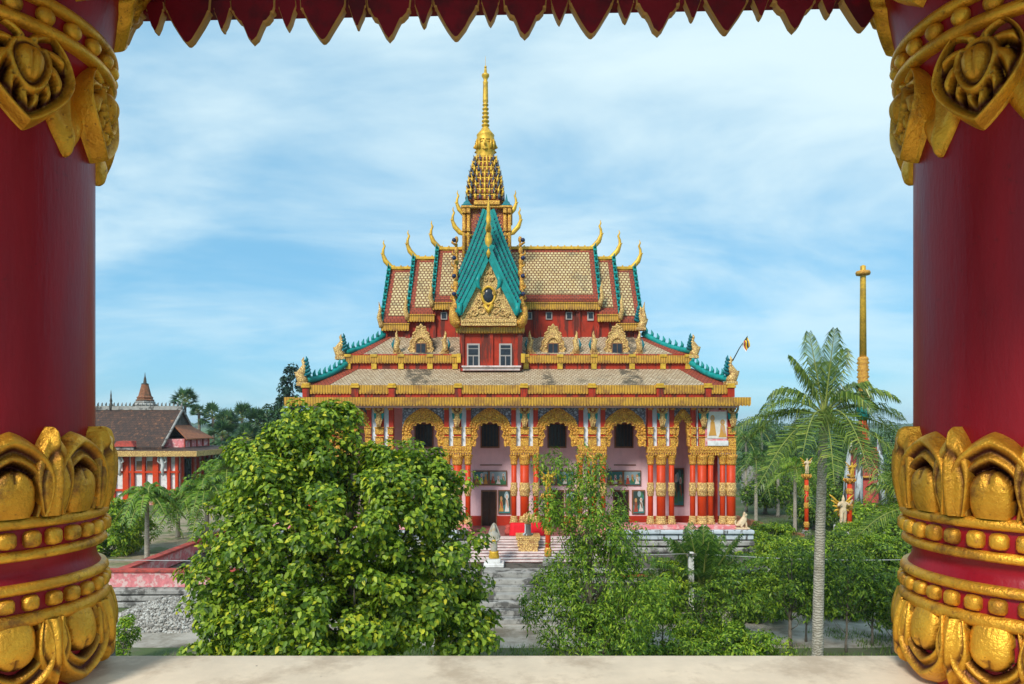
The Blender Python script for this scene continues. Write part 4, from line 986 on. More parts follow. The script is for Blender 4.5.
# spire ----------------------------------------------------------
sx_, k_ = PX(485.5, Ys), Ys/F
sp = MB(); orn = MB(); og = MB(); nt_ = 8
for i in range(nt_):
    py0 = 205-i*5.7; py1 = py0-5.7; u = i/nt_; hw = (17.6-8.4*u**1.5)*k_; z0, z1 = PZ(py0, Ys), PZ(py1, Ys)
    sp.box(sx_-hw*.86, sx_+hw*.86, Ys-hw*.86, Ys+hw*.86, z0, z1+.02, 0)
    sp.box(sx_-hw*.97, sx_+hw*.97, Ys-hw*.6, Ys+hw*.6, z0+.02, z1-.05, 0); sp.box(sx_-hw*.6, sx_+hw*.6, Ys-hw*.97, Ys+hw*.97, z0+.03, z1-.06, 0)
    og.box(sx_-hw*.98, sx_+hw*.98, Ys-hw*.9, Ys+hw*.9, z1-.12, z1-.03, 0); og.box(sx_-hw*.62, sx_+hw*.62, Ys-hw*1.0, Ys+hw*1.0, z1-.115, z1-.035, 0)
    m_ = 7 if i < 5 else 6
    for f_ in range(4):
        for q in range(m_):
            t = -1+2*(q+.5)/m_; a = f_*math.pi/2; lx, ly = t*hw*.92, -hw*1.0
            x = sx_+lx*math.cos(a)-ly*math.sin(a); y = Ys+lx*math.sin(a)+ly*math.cos(a)
            dxn, dyn = -math.sin(a)*-1, -math.cos(a)
            h = .42*(1-.25*u)
            tgt = og if (abs(t) < .25 or (q+i) % 2) else orn
            tgt.tube([(x, y, z0), (x+dxn*.04, y+dyn*.04, z0+h*.5), (x, y, z0+h), (x+(x-sx_)*.1, y+(y-Ys)*.1, z0+h*1.5)], [.12*(1-.2*u), .105*(1-.2*u), .06, .008], 6)
s1 = sp.build('spire_tiers', M['carved_red'], T); orn.build('spire_antefix', M['antefix'], s1, split=True); og.build('spire_gilding', M['gold'], s1)
b = MB(); b.lathe((sx_, Ys, PZ(161, Ys)), [(.62, 0), (.68, .2), (.62, .4), (.7, .6), (.72, 1.0), (.68, 1.5), (.62, 1.75), (.66, 1.85), (.5, 2.05), (.3, 2.3), (.22, 2.45)], 20)
for a in range(4):
    an = a*math.pi/2; ca, sa = math.cos(an), math.sin(an)
    def q(lx, ly, lz): return (sx_+lx*ca-ly*sa, Ys+lx*sa+ly*ca, PZ(161, Ys)+lz)
    b.tube([q(0, -.7, 1.25), q(0, -.82, .95), q(0, -.72, .88)], [.05, .1, .04], 6)
    for s in (-1, 1): b.ball(q(s*.22, -.66, 1.2), .1, 8, 6, 0, (1.2, .6, .6)); b.tube([q(s*.08, -.72, 1.36), q(s*.35, -.62, 1.38)], .04, 5); b.tube([q(s*.6, -.42, .7), q(s*.62, -.42, 1.4)], [.12, .06], 6)
    b.tube([q(-.2, -.68, .66), q(0, -.75, .62), q(.2, -.68, .66)], [.03, .07, .03], 6)
b.build('spire_faces', M['gold'], s1)
prof = []; z = 0.0
b = MB(); zb0 = PZ(131, Ys)
for i in range(7):
    r = .3-.014*i; zz0 = i*.3; prof += [(r*.6, zz0), (r, zz0+.06), (r*1.02, zz0+.14), (r*.62, zz0+.2)]
e = PZ(100, Ys)-zb0; prof += [(.21, 2.12), (.2, e), (.18, e+1.2), (.2, e+1.3), (.14, e+1.38), (.16, e+1.55), (.27, e+1.72), (.28, e+1.85), (.12, e+1.95), (.09, e+2.3)]
b.lathe((sx_, Ys, zb0), prof, 16); zt = zb0+e+2.3
b.lathe((sx_, Ys, zt), [(.02, 0), (.09, .06), (.09, .16), (.015, .22), (.012, .7), (.004, .95)], 8)
b.build('spire_finial', M['gold'], s1)
# flag on the right corner serpent
fg = MB(); fg.tube([PV(732.5, 361, 42.2), PV(739.5, 348, 42.2), PV(747.5, 336, 42.2)], [.035, .03, .02], 6)
F_ = tag(fg.build('flag', M['black']), 'small striped flag on a leaning pole at the right corner of the temple roof', 'flag')
def cloth(j0, j1):
    b = MB(); vs = []
    for q in range(7):
        u = q/6
        for j in (j0, j1):
            f = j/5; px = 747.3-5.4*f+u*3.2+.5*math.sin(u*5+f*2); py = 336.5+5.8*f+u*10-.8*math.sin(u*3)
            vs.append(PV(px, py, 42.2)+Vector((0, .08*math.sin(u*6+j), 0)))
    b.add(vs, [(2*q, 2*q+1, 2*q+3, 2*q+2) for q in range(6)]); return b
fc = [('flag_yellow', (.85, .5, .02)), ('flag_blue', (.02, .03, .12)), ('flag_yellow2', (.85, .55, .03)), ('flag_red', (.45, .03, .02)), ('flag_white', (.75, .7, .6))]
mm = []; fb = MB()
for j, (nme, c) in enumerate(fc):
    cc = cloth(j, j+1); fb.add(cc.v, cc.f, True, j); mm.append(paint(nme, c, .7, 0, .05))
fb.build('flag_cloth', mm, F_, uv=False)
# ================================================================ things on and around the temple steps
def skin_body(name, joints, edges, mat, parent=None, sub=2, loc=None):
    """one continuous figure grown round a skeleton: joints = [(x, y, z, radius)]"""
    me = bpy.data.meshes.new(name); me.from_pydata([j[:3] for j in joints], edges, [])
    o = bpy.data.objects.new(name, me); COL.objects.link(o)
    md = o.modifiers.new('Skin', 'SKIN'); sv = me.skin_vertices[0].data if me.skin_vertices else None
    if sv is None:
        bm = bmesh.new(); bm.from_mesh(me); bm.verts.layers.skin.verify(); bm.to_mesh(me); bm.free(); sv = me.skin_vertices[0].data
    for i, j in enumerate(joints): sv[i].radius = (j[3], j[3]); sv[i].use_root = (i == 0)
    md.use_smooth_shade = True
    ss = o.modifiers.new('Sub', 'SUBSURF'); ss.levels = sub; ss.render_levels = sub
    dg = bpy.context.evaluated_depsgraph_get(); nm = bpy.data.meshes.new_from_object(o.evaluated_get(dg))
    bpy.data.objects.remove(o); bpy.data.meshes.remove(me)
    nm.name = name; nm.materials.clear(); nm.materials.append(mat)
    nm.polygons.foreach_set('use_smooth', [True]*len(nm.polygons))
    o = bpy.data.objects.new(name, nm); COL.objects.link(o)
    if parent: o.parent = parent
    if loc: o.location = loc
    return o
def lion(x, y, z, h, face, label, mat):
    """seated guardian lion: upright forelegs, haunches folded, mane, curled tail. face = +1 looks to +x"""
    k = h; s = face
    r = empty('lion_statue', (x, y, z)); tag(r, label, 'statue')
    b = MB(); b.box(x-.42*k, x+.42*k, y-.26*k, y+.26*k, z, z+.08*k, 0, .02); b.build('plinth', mat, r)
    J = [(0, 0, .42, .15), (-s*.18, 0, .26, .17), (s*.12, 0, .6, .155), (s*.16, 0, .76, .12), (s*.2, 0, .86, .125), (s*.33, 0, .84, .07),
         (s*.2, -.1, .42, .075), (s*.24, -.1, .2, .055), (s*.24, -.1, .1, .05), (s*.33, -.1, .095, .04),
         (s*.2, .1, .42, .075), (s*.24, .1, .2, .055), (s*.24, .1, .1, .05), (s*.33, .1, .095, .04),
         (-s*.02, -.15, .24, .11), (-s*.12, -.17, .12, .06), (s*.08, -.17, .1, .045),
         (-s*.02, .15, .24, .11), (-s*.12, .17, .12, .06), (s*.08, .17, .1, .045),
         (-s*.36, 0, .2, .05), (-s*.42, 0, .38, .04), (-s*.36, 0, .52, .05)]
    E = [(0, 1), (0, 2), (2, 3), (3, 4), (4, 5), (2, 6), (6, 7), (7, 8), (8, 9), (2, 10), (10, 11), (11, 12), (12, 13), (1, 14), (14, 15), (15, 16), (1, 17), (17, 18), (18, 19), (1, 20), (20, 21), (21, 22)]
    skin_body('body', [(a*k, c*k, d*k, e*k) for a, c, d, e in J], E, mat, r)
    b = MB()
    for i in range(8): a = 2*math.pi*i/8; b.ball((x+s*.14*k, y+.13*k*math.cos(a), z+(.82+.13*math.sin(a))*k), .055*k, 6, 5)
    for q in (-1, 1): b.tube([(x+s*.17*k, y+q*.07*k, z+.95*k), (x+s*.15*k, y+q*.09*k, z+1.04*k)], [.035*k, .008*k], 6)
    b.build('mane', mat, r); return r
def deity(x, y, z, h, label, mat, wing=None, name='deity_statue', face=1):
    r = empty(name, (x, y, z)); tag(r, label, 'statue'); k = h
    J = [(0, 0, .5, .085), (0, 0, .62, .08), (0, 0, .74, .1), (0, -.01, .82, .045), (0, -.02, .89, .06), (0, -.02, .95, .035), (0, -.01, 1.05, .008),
         (-.06, 0, .46, .07), (-.07, -.04, .26, .055), (-.07, .01, .05, .04), (-.08, -.07, .02, .03), (.06, 0, .46, .07), (.08, .03, .26, .055), (.09, .08, .05, .04), (.09, .0, .02, .03),
         (-.12, 0, .76, .045), (-.19, -.05, .66, .035), (-.14, -.15, .74, .028), (.12, 0, .76, .045), (.2, -.05, .7, .035), (.24, -.12, .84, .028), (.25, -.13, .9, .02), (-.11, -.2, .79, .022)]
    E = [(0, 1), (1, 2), (2, 3), (3, 4), (4, 5), (5, 6), (0, 7), (7, 8), (8, 9), (9, 10), (0, 11), (11, 12), (12, 13), (13, 14), (2, 15), (15, 16), (16, 17), (17, 22), (2, 18), (18, 19), (19, 20), (20, 21)]
    skin_body('body', [(a*k, c*k, d*k, e*k) for a, c, d, e in J], E, mat, r)
    if wing:
        b = MB()
        for s in (-1, 1):
            for i in range(4):
                b.tube([(x+s*.08*k, y+.06*k, z+(.72-.06*i)*k), (x+s*(.34-.04*i)*k, y+.1*k, z+(.98-.16*i)*k), (x+s*(.42-.05*i)*k, y+.1*k, z+(1.05-.2*i)*k)], [.04*k, .035*k, .006*k], 6, 0, .6)
        b.tube([(x, y+.06*k, z+.4*k), (x, y+.25*k, z+.3*k), (x, y+.36*k, z+.62*k), (x, y+.3*k, z+.8*k)], [.08*k, .07*k, .06*k, .01*k], 6); b.build('wings', wing, r)
    return r
def pillar(x, y, z, h, r_, label, group=None):
    t = empty('ornamental_pillar', (x, y, z)); tag(t, label, 'pillar', group)
    b = MB(); b.lathe((x, y, z), [(r_*.9, .0), (r_*.85, h)], 16); b.build('shaft', M['red_or'], t)
    b = MB(); b.box(x-r_*1.7, x+r_*1.7, y-r_*1.7, y+r_*1.7, z, z+.28, 0, .03); b.box(x-r_*1.4, x+r_*1.4, y-r_*1.4, y+r_*1.4, z+.28, z+.5, 0, .03); b.build('base', M['conc'], t)
    for q in (.17, .5, .8):
        b = MB(); b.lathe((x, y, z+h*q), [(r_*.9, -.1), (r_*1.25, -.04), (r_*1.05, .08), (r_*1.35, .2), (r_*1.0, .34), (r_*.9, .4)], 16); b.build('gold_band', M['carved'], t)
    b = MB(); b.lathe((x, y, z+h), [(r_*.9, -.1), (r_*1.2, .0), (r_*1.1, .08), (r_*1.9, .26), (r_*2.0, .32), (r_*1.2, .34)], 12)
    for i in range(8): a = 2*math.pi*i/8; b.tube([(x+r_*1.2*math.cos(a), y+r_*1.2*math.sin(a), z+h), (x+r_*2.1*math.cos(a), y+r_*2.1*math.sin(a), z+h+.22), (x+r_*1.9*math.cos(a), y+r_*1.9*math.sin(a), z+h+.4)], [.06, .08, .01], 6)
    b.build('lotus_capital', M['carved'], t); return t
lion(PX(742, 42.2), 42.2, 3.062, 1.02, 1, 'pale cream seated lion statue on the podium beside the right corner of the temple', M['cream'])
pillar(PX(548, 37.6), 37.6, 1.75, 3.6, .17, 'red and gold pillar behind the feathery green tree, in front of the temple stairs')
deity(PX(548, 37.6), 37.6, 5.7, 1.3, 'small gilded winged figure on top of the pillar in front of the temple stairs', M['gold'], M['gold'])
# stone guardian at the foot of the stairs
gx, gy = PX(494, 37.4), 37.4
g = empty('guardian_statue', (gx, gy, 1.75)); tag(g, 'grey and gold stone guardian with pointed hood at the foot of the stairs', 'statue')
b = MB(); b.box(gx-.55, gx+.55, gy-.45, gy+.45, 1.752, 1.98, 0, .04); b.box(gx-.36, gx+.36, gy-.32, gy+.32, 1.98, 2.2, 0, .03); b.build('pedestal', M['white'], g)
J = [(0, 0, 1.0, .2), (0, 0, .6, .21), (0, 0, .25, .2), (0, 0, 1.3, .19), (0, -.03, 1.48, .1), (0, -.05, 1.62, .125), (0, -.02, 1.76, .07), (0, 0, 1.95, .015), (-.22, -.02, 1.28, .08), (-.27, -.08, 1.02, .065), (-.1, -.22, .98, .05), (.22, -.02, 1.28, .08), (.27, -.08, 1.02, .065), (.1, -.22, .98, .05)]
skin_body('body', J, [(0, 1), (1, 2), (0, 3), (3, 4), (4, 5), (5, 6), (6, 7), (3, 8), (8, 9), (9, 10), (3, 11), (11, 12), (12, 13)], M['stone'], g, 2, (0, 0, .45))
b = MB(); P = []
for i in range(21): t = math.pi*(i/20); P.append((gx+.36*math.cos(t)*(1-.25*math.sin(t)), 3.35+.75*math.sin(t)**1.3))
b.prism([(gx+.24, 3.1)]+P+[(gx-.24, 3.1)], gy+.12, gy+.22); b.build('hood', M['stone'], g)
b = MB(); b.lathe((gx, gy, 2.2), [(.27, 0), (.3, .1), (.24, .3), (.27, .38)], 14); b.lathe((gx, gy, 3.12), [(.2, 0), (.23, .06), (.2, .12)], 14); b.build('gold_girdle', M['gold'], g)
# offering altar with the lotus urn and red cloth table
ax, ay = PX(528, 39.9), 39.9
al = empty('offering_altar', (ax, ay, 2.1)); tag(al, 'stepped golden altar block set into the middle of the white stairs', 'altar')
k = ay/F
b = MB(); zt = PZ(536, ay)
for i, (w, za, zz_) in enumerate(((9.6, 549, 545.5), (10.6, 545.5, 543.6), (10.2, 543.6, 539.4), (11.6, 539.4, 537.6), (12.2, 537.6, 536))): b.box(ax-w*k, ax+w*k, ay-.3-.012*w, ay+1.2, PZ(za, ay)-(.25 if i == 0 else 0), PZ(zz_, ay)+.0, 0, .02)
b.build('block', M['carved_pale'], al)
u = empty('lotus_urn', (ax, ay+.4, zt)); tag(u, 'gilded lotus urn standing on the golden altar block', 'urn')
b = MB(); b.lathe((ax, ay+.4, zt), [(.32, 0), (.3, .08), (.2, .12), (.18, .5), (.2, .62), (.14, .66)], 16); b.build('stand', M['course'], u)
b = MB(); b.lathe((ax, ay+.4, zt+.62), [(.14, 0), (.24, .1), (.32, .28), (.3, .34), (.2, .36)], 16)
for rr, nn, hh in ((.32, 9, .42), (.22, 7, .55), (.1, 5, .62)):
    for i in range(nn): a = 2*math.pi*i/nn+rr; b.tube([(ax+rr*.6*math.cos(a), ay+.4+rr*.6*math.sin(a), zt+.8), (ax+rr*1.25*math.cos(a), ay+.4+rr*1.25*math.sin(a), zt+.62+hh*.7), (ax+rr*.95*math.cos(a), ay+.4+rr*.95*math.sin(a), zt+.62+hh+.1)], [.05, .09, .01], 6)
b.build('lotus', M['carved_pale'], u)
tx = PX(527, 41.95)
t = empty('offering_table', (tx, 42.0, 2.7)); tag(t, 'table under a bright red cloth at the top of the stairs behind the altar', 'table')
b = MB(); vs = []; hw = 17*41.95/F; nn = 48
for j, zq in enumerate((2.72, 3.0, 3.42, 3.45)):
    for i in range(nn):
        a = 2*math.pi*i/nn; e = .3; cx_ = math.copysign(abs(math.cos(a))**e, math.cos(a)); sy_ = math.copysign(abs(math.sin(a))**e, math.sin(a)); w = (1+.035*math.sin(a*15+j))*(1.03, 1.0, .97, .94)[j]
        vs.append((tx+cx_*hw*w, 42.0+sy_*.3*w, zq))
b.add(vs, [(j*nn+i, j*nn+(i+1) % nn, (j+1)*nn+(i+1) % nn, (j+1)*nn+i) for j in range(3) for i in range(nn)]+[list(range(3*nn, 4*nn))], True); b.build('cloth', M['cloth'], t)
for px in (508.5, 541):
    x = PX(px, 42.6); v_ = MB(); v_.lathe((x, 42.15, 2.702), [(.22, 0), (.26, .25), (.15, .42), (.22, .5), (.1, .62)], 14); tag(v_.build('red_urn', M['brickred']), 'red urn at the left end of the red cloth table' if px < 520 else 'red urn at the right end of the red cloth table', 'urn')

M['brown_brick'] = paint('brown_brick', (.3, .12, .06), .85, 0, .35, (.1, .08, .05), .7, 1.5)
# ================================================================ the old brown-roofed hall on the left
HB = empty('old_hall', (-48, 84, 0)); tag(HB, 'old hall with mossy brown tile roof and red and pink walls, far left', 'building')
m_h = M['tile_brown']; xe = -38.9; xw = -62
b = MB(); b.box(xw, xe, 80, 88.5, 0, 6.6); b.build('wall', M['pinkcop'], HB)
zr, ze = PZ(410, 84), PZ(447, 79.3)
b = MB(); b.prismx([(79.2, ze), (84, zr), (88.8, ze), (88.8, ze-.2), (84, zr-.35), (79.2, ze-.2)], xw, -40.6)
o = b.build('main_roof', m_h, HB)
# half-hipped end
b = MB(); zg = PZ(425, 84); f_ = (zg-ze)/(zr-ze); ya = 79.2+4.8*f_
zE = PZ(438, 84); A = [(-40.6, ya, zg), (-40.6, 168-ya, zg), (-38.3, 87.6, zE), (-38.3, 80.4, zE)]
bu = MB(); bu.box(-46, -38.75, 80.7, 87.3, 6.5, zE-.05); bu.build('upper_wall', M['pinkcop'], HB)
bu = MB()
for yy in (80.72, 82.3, 83.9, 85.5, 87.1): bu.box(-38.748, -38.62, yy-.12, yy+.12, 6.5, zE-.08)
bu.build('red_post', M['brickred'], HB, split=True)
b.hexa([Vector(p)-Vector((0, 0, .15)) for p in A], [Vector(p) for p in A]); b.build('end_roof', M['tile_orange'], HB)
b = MB(); b.prismx([(ya, zg), (84, zr-.3), (168-ya, zg)], -40.75, -40.65); b.build('gable', M['conc_d'], HB)
b = MB()
for s in (-1, 1): b.tube([(-40.5, 84, zr+.1), (-40.5, 84+s*(84-ya), zg+.1), (-40.5, 84+s*4.8, ze+.1)], .14, 6)
b.build('verge', M['conc'], HB, split=True)
b = MB(); b.box(xw, -40.5, 83.9, 84.1, zr, zr+.5)
for i in range(44): x = xw+.3+i*.49; b.tube([(x, 84, zr+.5), (x, 84, zr+.75), (x+.1, 84, zr+.95)], [.1, .1, .01], 5)
b.build('ridge_crest', M['conc'], HB)
b = MB(); b.lathe((PX(111, 84), 84, zr), [(.18, 0), (.22, .6), (.12, .9), (.16, 1.1), (.08, 1.6), (.1, 1.7), (.01, 2.5)], 8); b.build('ridge_finial', M['conc_d'], HB)
dz = PZ(448, 79); dx0, dx1 = PX(116, 79.4), PX(137, 79.4)
b = MB(); b.prism([(dx0+.2, PZ(450, 79.4)), (dx1-.2, PZ(450, 79.4)), (dx1-.2, PZ(446.5, 79.4)), (dx0+.2, PZ(446.5, 79.4))], 79.0, 82); dm = b.build('roof_dormer', M['conc'], HB)
b = MB(); b.prism([(dx0, PZ(446.5, 79.4)), (dx1, PZ(446.5, 79.4)), (dx1-.4, PZ(441, 79.4)), (dx0+.4, PZ(441, 79.4))], 78.8, 82.4); b.build('dormer_roof', M['brickred'], dm)
b = MB(); b.box(xw, -36.2, 78.4, 78.6, PZ(456.5, 78.4), PZ(451, 78.4)); b.box(-36.4, -36.2, 78.6, 89, PZ(456.5, 78.4), PZ(451, 78.4)); b.build('eave_fascia', M['carved_pale'], HB)
b = MB(); b.add([(xw, 78.5, PZ(451, 78.4)), (-36.3, 78.5, PZ(451, 78.4)), (-38.8, 80, 6.75), (xw, 80, 6.75), (-36.3, 89, PZ(451, 78.4)), (-38.8, 88.5, 6.75)], [(0, 1, 2, 3), (1, 4, 5, 2)]); b.build('lean_to_roof', m_h, HB)
b = MB(); b.box(xw, xe, 79.88, 80, PZ(500, 80), PZ(456, 80))
wl = b.build('wall_field', M['white'], HB)
for q in (94, 101, 114, 126, 133, 144, 156, 169, 177): 
    wq = .8 if q not in (156, 126) else 1.6
    b = MB(); x = PX(q, 79.7); b.box(x-wq*.2, x+wq*.2, 79.55, 79.87, .0, PZ(457, 79.6)); b.build('red_post', M['red_or'], HB)
b = MB()
for pyy in (471, 489): b.box(xw, xe+.1, 79.62, 79.86, PZ(pyy+2, 79.7), PZ(pyy, 79.7))
b.build('red_rail', M['red_or'], HB, split=True)
for i in range(7):
    b = MB(); y = 80.3+i*1.3; b.box(xe+.02, xe+.2, y, y+.35, 0, 6.3); b.build('red_post', M['red_or'], HB)
for (q0, q1, v0, v1) in ((96, 100, 463, 482), (106, 112, 463, 482), (136.5, 142, 461, 470), (147, 154, 461, 472)):
    b = MB(); b.box(PX(q0, 79.8), PX(q1, 79.8), 79.78, 79.87, PZ(v1, 79.8), PZ(v0, 79.8)); b.build('window', M['glass'] if q0 < 130 else M['wood'], HB)
for q in (120, 163):
    b = MB(); x = PX(q, 79.3); z = PZ(457, 79.3)
    b.tube([(x, 79.35, z-2.2), (x-.1, 79.3, z-1.5), (x+.1, 79.2, z-.9), (x, 79.0, z-.3), (x, 78.9, z)], [.1, .2, .25, .22, .15], 7)
    for s in (-1, 1): b.tube([(x, 79.2, z-.9), (x+s*.5, 79.1, z-.5), (x+s*.35, 79.0, z)], [.12, .1, .1], 6)
    b.build('bracket_figure', M['white'], HB)
for q0, q1 in ((186, 204),): b = MB(); b.box(-38.85, -38.6, 81, 82.2, 2.4, 5.4); b.build('side_window', M['glass'], HB)
# stupa behind its ridge
sx0, sy0 = PX(145, 97), 97; kk = 97/F
s_ = empty('stupa', (sx0, sy0, 0)); tag(s_, 'pale stupa spire with a dark needle rising behind the ridge of the brown roof', 'stupa')
def sq(name, mat, prof, n=8): b = MB(); b.lathe((sx0, sy0, 0), [(r*kk, PZ(py, 97)) for r, py in prof], n, 0, False, math.pi/8); return b.build(name, mat, s_)
b = MB(); b.lathe((sx0, sy0, 0), [(12*kk, 0), (11*kk, PZ(406, 97))], 8, 0, False, math.pi/8); b.build('base', M['conc'], s_)
sq('lower_tier', M['conc'], [(11, 406), (11.5, 405), (9, 403), (9.5, 402), (8, 401)])
sq('red_tier', M['brown_brick'], [(8, 401), (8.5, 400), (7, 399), (7.6, 397.5), (6, 396)])
sq('cone', M['brown_brick'], [(6, 396), (5, 392), (3.2, 384.5)]); sq('cap', M['conc_d'], [(3.2, 384.5), (3.6, 383.8), (1.6, 383), (1.2, 379), (.5, 376), (.15, 372.5)])

# ================================================================ walled garden, rubble, shrine on the right
w = empty('garden_wall', (-18, 36, 0)); tag(w, 'low faded pink garden wall with red coping above mouldy white steps on the left', 'wall')
xA, xB = -26, PX(236, 36)
b = MB(); b.box(xA, xB, 36, 36.4, .95, 1.72); b.box(-20.95, -20.6, 36.4, 50, .95, 1.72); b.build('wall_face', M['pinkcop'], w)
b = MB(); b.box(xA, xB, 35.92, 36.48, 1.722, 1.86, 0, .02); b.box(-21.05, -20.5, 36.485, 50, 1.722, 1.86, 0, .02); b.build('coping', M['brickred'], w)
b = MB(); b.box(xA, xB+.05, 35.94, 39, 0, .93); b.box(xA, xB+.05, 35.7, 35.95, .62, .88, 0, .04); b.box(xA, xB+.05, 35.4, 35.95, 0, .26, 0, .04); b.box(xA, xB+.05, 35.6, 35.95, .3, .56, 0, .04); b.build('stepped_plinth', M['conc'], w)
b = MB(); b.box(-20.5, -8, 39, 58, .0, .9); tag(b.build('garden_bed', paint('damp_grey_soil', (0.16, 0.13, 0.1), .95, 0, .4, (.3, .28, .24), .5, 1.2, 8, .5, .03)), None, None, None, 'structure')
b = MB(); b.box(-34, -21.1, 39, 76, 0, .75); tag(b.build('garden_lawn', paint('sandy_garden_soil', (.34, .27, .18), .95, 0, .35, (.12, .15, .05), .8, .5, 6, .4, .03)), None, None, None, 'structure')
rk = random.Random(5)
for i, (px, py, s0) in enumerate(((190, 556, .8), (205, 549, .6), (222, 556, .7))):
    Yk = 8.7*F/(py-HY); b = bmesh.new(); bmesh.ops.create_icosphere(b, subdivisions=3, radius=s0)
    for v in b.verts: v.co *= 1+.3*noise.noise(v.co*1.7+Vector((i*7, 0, 0))); v.co.z *= .5
    me = bpy.data.meshes.new('rock'); b.to_mesh(me); b.free(); ob = link_mesh('rock', me, M['conc']); ob.location = (PX(px, Yk), Yk, .95)
    tag(ob, ('grey rock in the walled garden bed, nearest the pink wall arm', 'smallest grey rock at the back of the walled garden bed', 'grey rock in the walled garden bed beside the big leafy tree')[i], 'rock')
# rubble heap
def gravel(cx, cy, rx, ry, h, n, seed, name, label=None):
    rg = np.random.default_rng(seed); b = MB(); G = 26
    def H(x, y): d = (x*x+y*y); return max(0, 1-d)**.8*h*(1+.35*noise.noise(Vector((x*3, y*3, seed))))
    vs = [(cx+(i/G*2-1)*rx, cy+(j/G*2-1)*ry, H(i/G*2-1, j/G*2-1)-.03) for j in range(G+1) for i in range(G+1)]
    b.add(vs, [(j*(G+1)+i, j*(G+1)+i+1, (j+1)*(G+1)+i+1, (j+1)*(G+1)+i) for j in range(G) for i in range(G)])
    oc = [(1, 0, 0), (0, 1, 0), (-1, 0, 0), (0, -1, 0), (0, 0, 1), (0, 0, -1)]; of = [(0, 1, 4), (1, 2, 4), (2, 3, 4), (3, 0, 4), (1, 0, 5), (2, 1, 5), (3, 2, 5), (0, 3, 5)]
    for q in range(n):
        a, r = rg.uniform(0, 6.283), math.sqrt(rg.uniform(0, 1))*1.05; x, y = r*math.cos(a), r*math.sin(a); s0 = rg.uniform(.04, .11)
        R3 = Matrix.Rotation(rg.uniform(0, 6), 3, 'Z') @ Matrix.Rotation(rg.uniform(0, 3), 3, 'X'); c = Vector((cx+x*rx, cy+y*ry, H(x, y)+s0*.2))
        b.add([c+R3 @ Vector((p[0]*s0*rg.uniform(.7, 1.4), p[1]*s0*rg.uniform(.7, 1.3), p[2]*s0*rg.uniform(.5, 1))) for p in oc], of)
    return b.build(name, gm, None, None, False)
gm, t_, b_, o_ = nodes('broken_grey_stone'); g_ = t_.nodes.new('ShaderNodeNewGeometry')
t_.links.new(ramp(t_, g_.outputs['Random Per Island'], [(0, (.16, .14, .12)), (.5, (.34, .31, .27)), (1, (.56, .53, .48))]), b_.inputs['Base Color']); b_.inputs['Roughness'].default_value = .9
tag(gravel(-15.9, 33.6, 3.6, 2.3, 1.0, 5200, 3, 'gravel_heap'), None, None, None, 'stuff')
# flag pillar with its red shrine
Yq = 68; fx = PX(864.5, Yq); kq = Yq/F
fp = empty('flag_pillar', (fx, Yq, 0)); tag(fp, 'tall golden pole with a flat disc on a red and pale blue shrine at the right', 'monument')
b = MB(); b.lathe((fx, Yq, 0), [(3.2, 0), (3.2, .5), (2.6, .52), (2.6, 1.2), (1.9, 1.25)], 8, 0, False, math.pi/8); b.build('plinth', M['course'], fp)
b = MB(); z0_, z1_ = 1.25, PZ(447, Yq); w0, w1 = 11.5*kq, 9.0*kq
q0 = [(fx-w0, Yq-w0, z0_), (fx+w0, Yq-w0, z0_), (fx+w0, Yq+w0, z0_), (fx-w0, Yq+w0, z0_)]; q1 = [(fx-w1, Yq-w1, z1_), (fx+w1, Yq-w1, z1_), (fx+w1, Yq+w1, z1_), (fx-w1, Yq+w1, z1_)]
b.hexa(q0, q1); b.build('shrine_body', M['brickred'], fp)
for sx in (-1, 1):
    for sy in (-1, 1):
        b = MB(); b.tube([(fx+sx*w0*1.05, Yq+sy*w0*1.05, z0_), (fx+sx*w0*.98, Yq+sy*w0*.98, PZ(478, Yq)), (fx+sx*w1*1.15, Yq+sy*w1*1.15, PZ(458, Yq)), (fx+sx*w1*1.05, Yq+sy*w1*1.05, z1_), (fx+sx*w1*.95, Yq+sy*w1*.95, z1_+.9)], [.42, .36, .26, .2, .03], 8); b.build('buttress', M['course'], fp)
for pyy, ww in ((451, 11.5), (475, 13.6)): b = MB(); w_ = ww*kq; b.box(fx-w_, fx+w_, Yq-w_, Yq+w_, PZ(pyy+2.0, Yq), PZ(pyy, Yq), 0, .05); b.build('gold_cornice', M['carved'], fp)
px0 = PX(863, Yq)
def fl_(name, mat, prof, n=16): b = MB(); b.lathe((px0, Yq, 0), [(r*kq, PZ(py, Yq)) for r, py in prof], n); return b.build(name, mat, fp)
fl_('red_stem', M['red_or'], [(7, 447), (6, 440), (4, 436), (5.5, 430), (4, 424), (3.6, 420)])
fl_('blue_drum', M['teal'], [(4.5, 420), (6, 417), (6.2, 409), (5, 405), (5.6, 400)])
prof = []
for i in range(6): y = 400-i*7; prof += [(4.2, y), (6, y-2), (4.6, y-4), (5.4, y-5.5)]
prof += [(4.4, 357)]; fl_('carved_shaft', M['carved'], prof)
sh = MB(); sh.lathe((px0, Yq, 0), [(3.3*kq, PZ(358, Yq)), (2.7*kq, PZ(274, Yq)), (2.6*kq, PZ(266, Yq)), (.5*kq, PZ(265, Yq))], 16); sh.build('pole', M['gold'], fp)
fl_('disc', M['carved'], [(3, 275.5), (6.4, 275), (7.0, 273), (6.4, 271.2), (3, 271)])
deity(PX(843, 58), 58, .9, 2.5, 'gilded warrior figure striding below the red and blue shrine, left of the short red pillar', M['cream'], M['gold'], 'guardian_statue')
pillar(PX(853, 58), 58.6, 0, 4.5, .24, 'short red and gold pillar in front of the red and blue shrine')
deity(PX(852, 58.6), 58.6, 4.9, 1.3, 'golden winged figure on the short red pillar by the shrine', M['gold'], M['gold'])
pillar(PX(806.5, 58), 58, 0, 4.9, .19, 'slim red pillar with a lotus top just left of the coconut palm trunk')
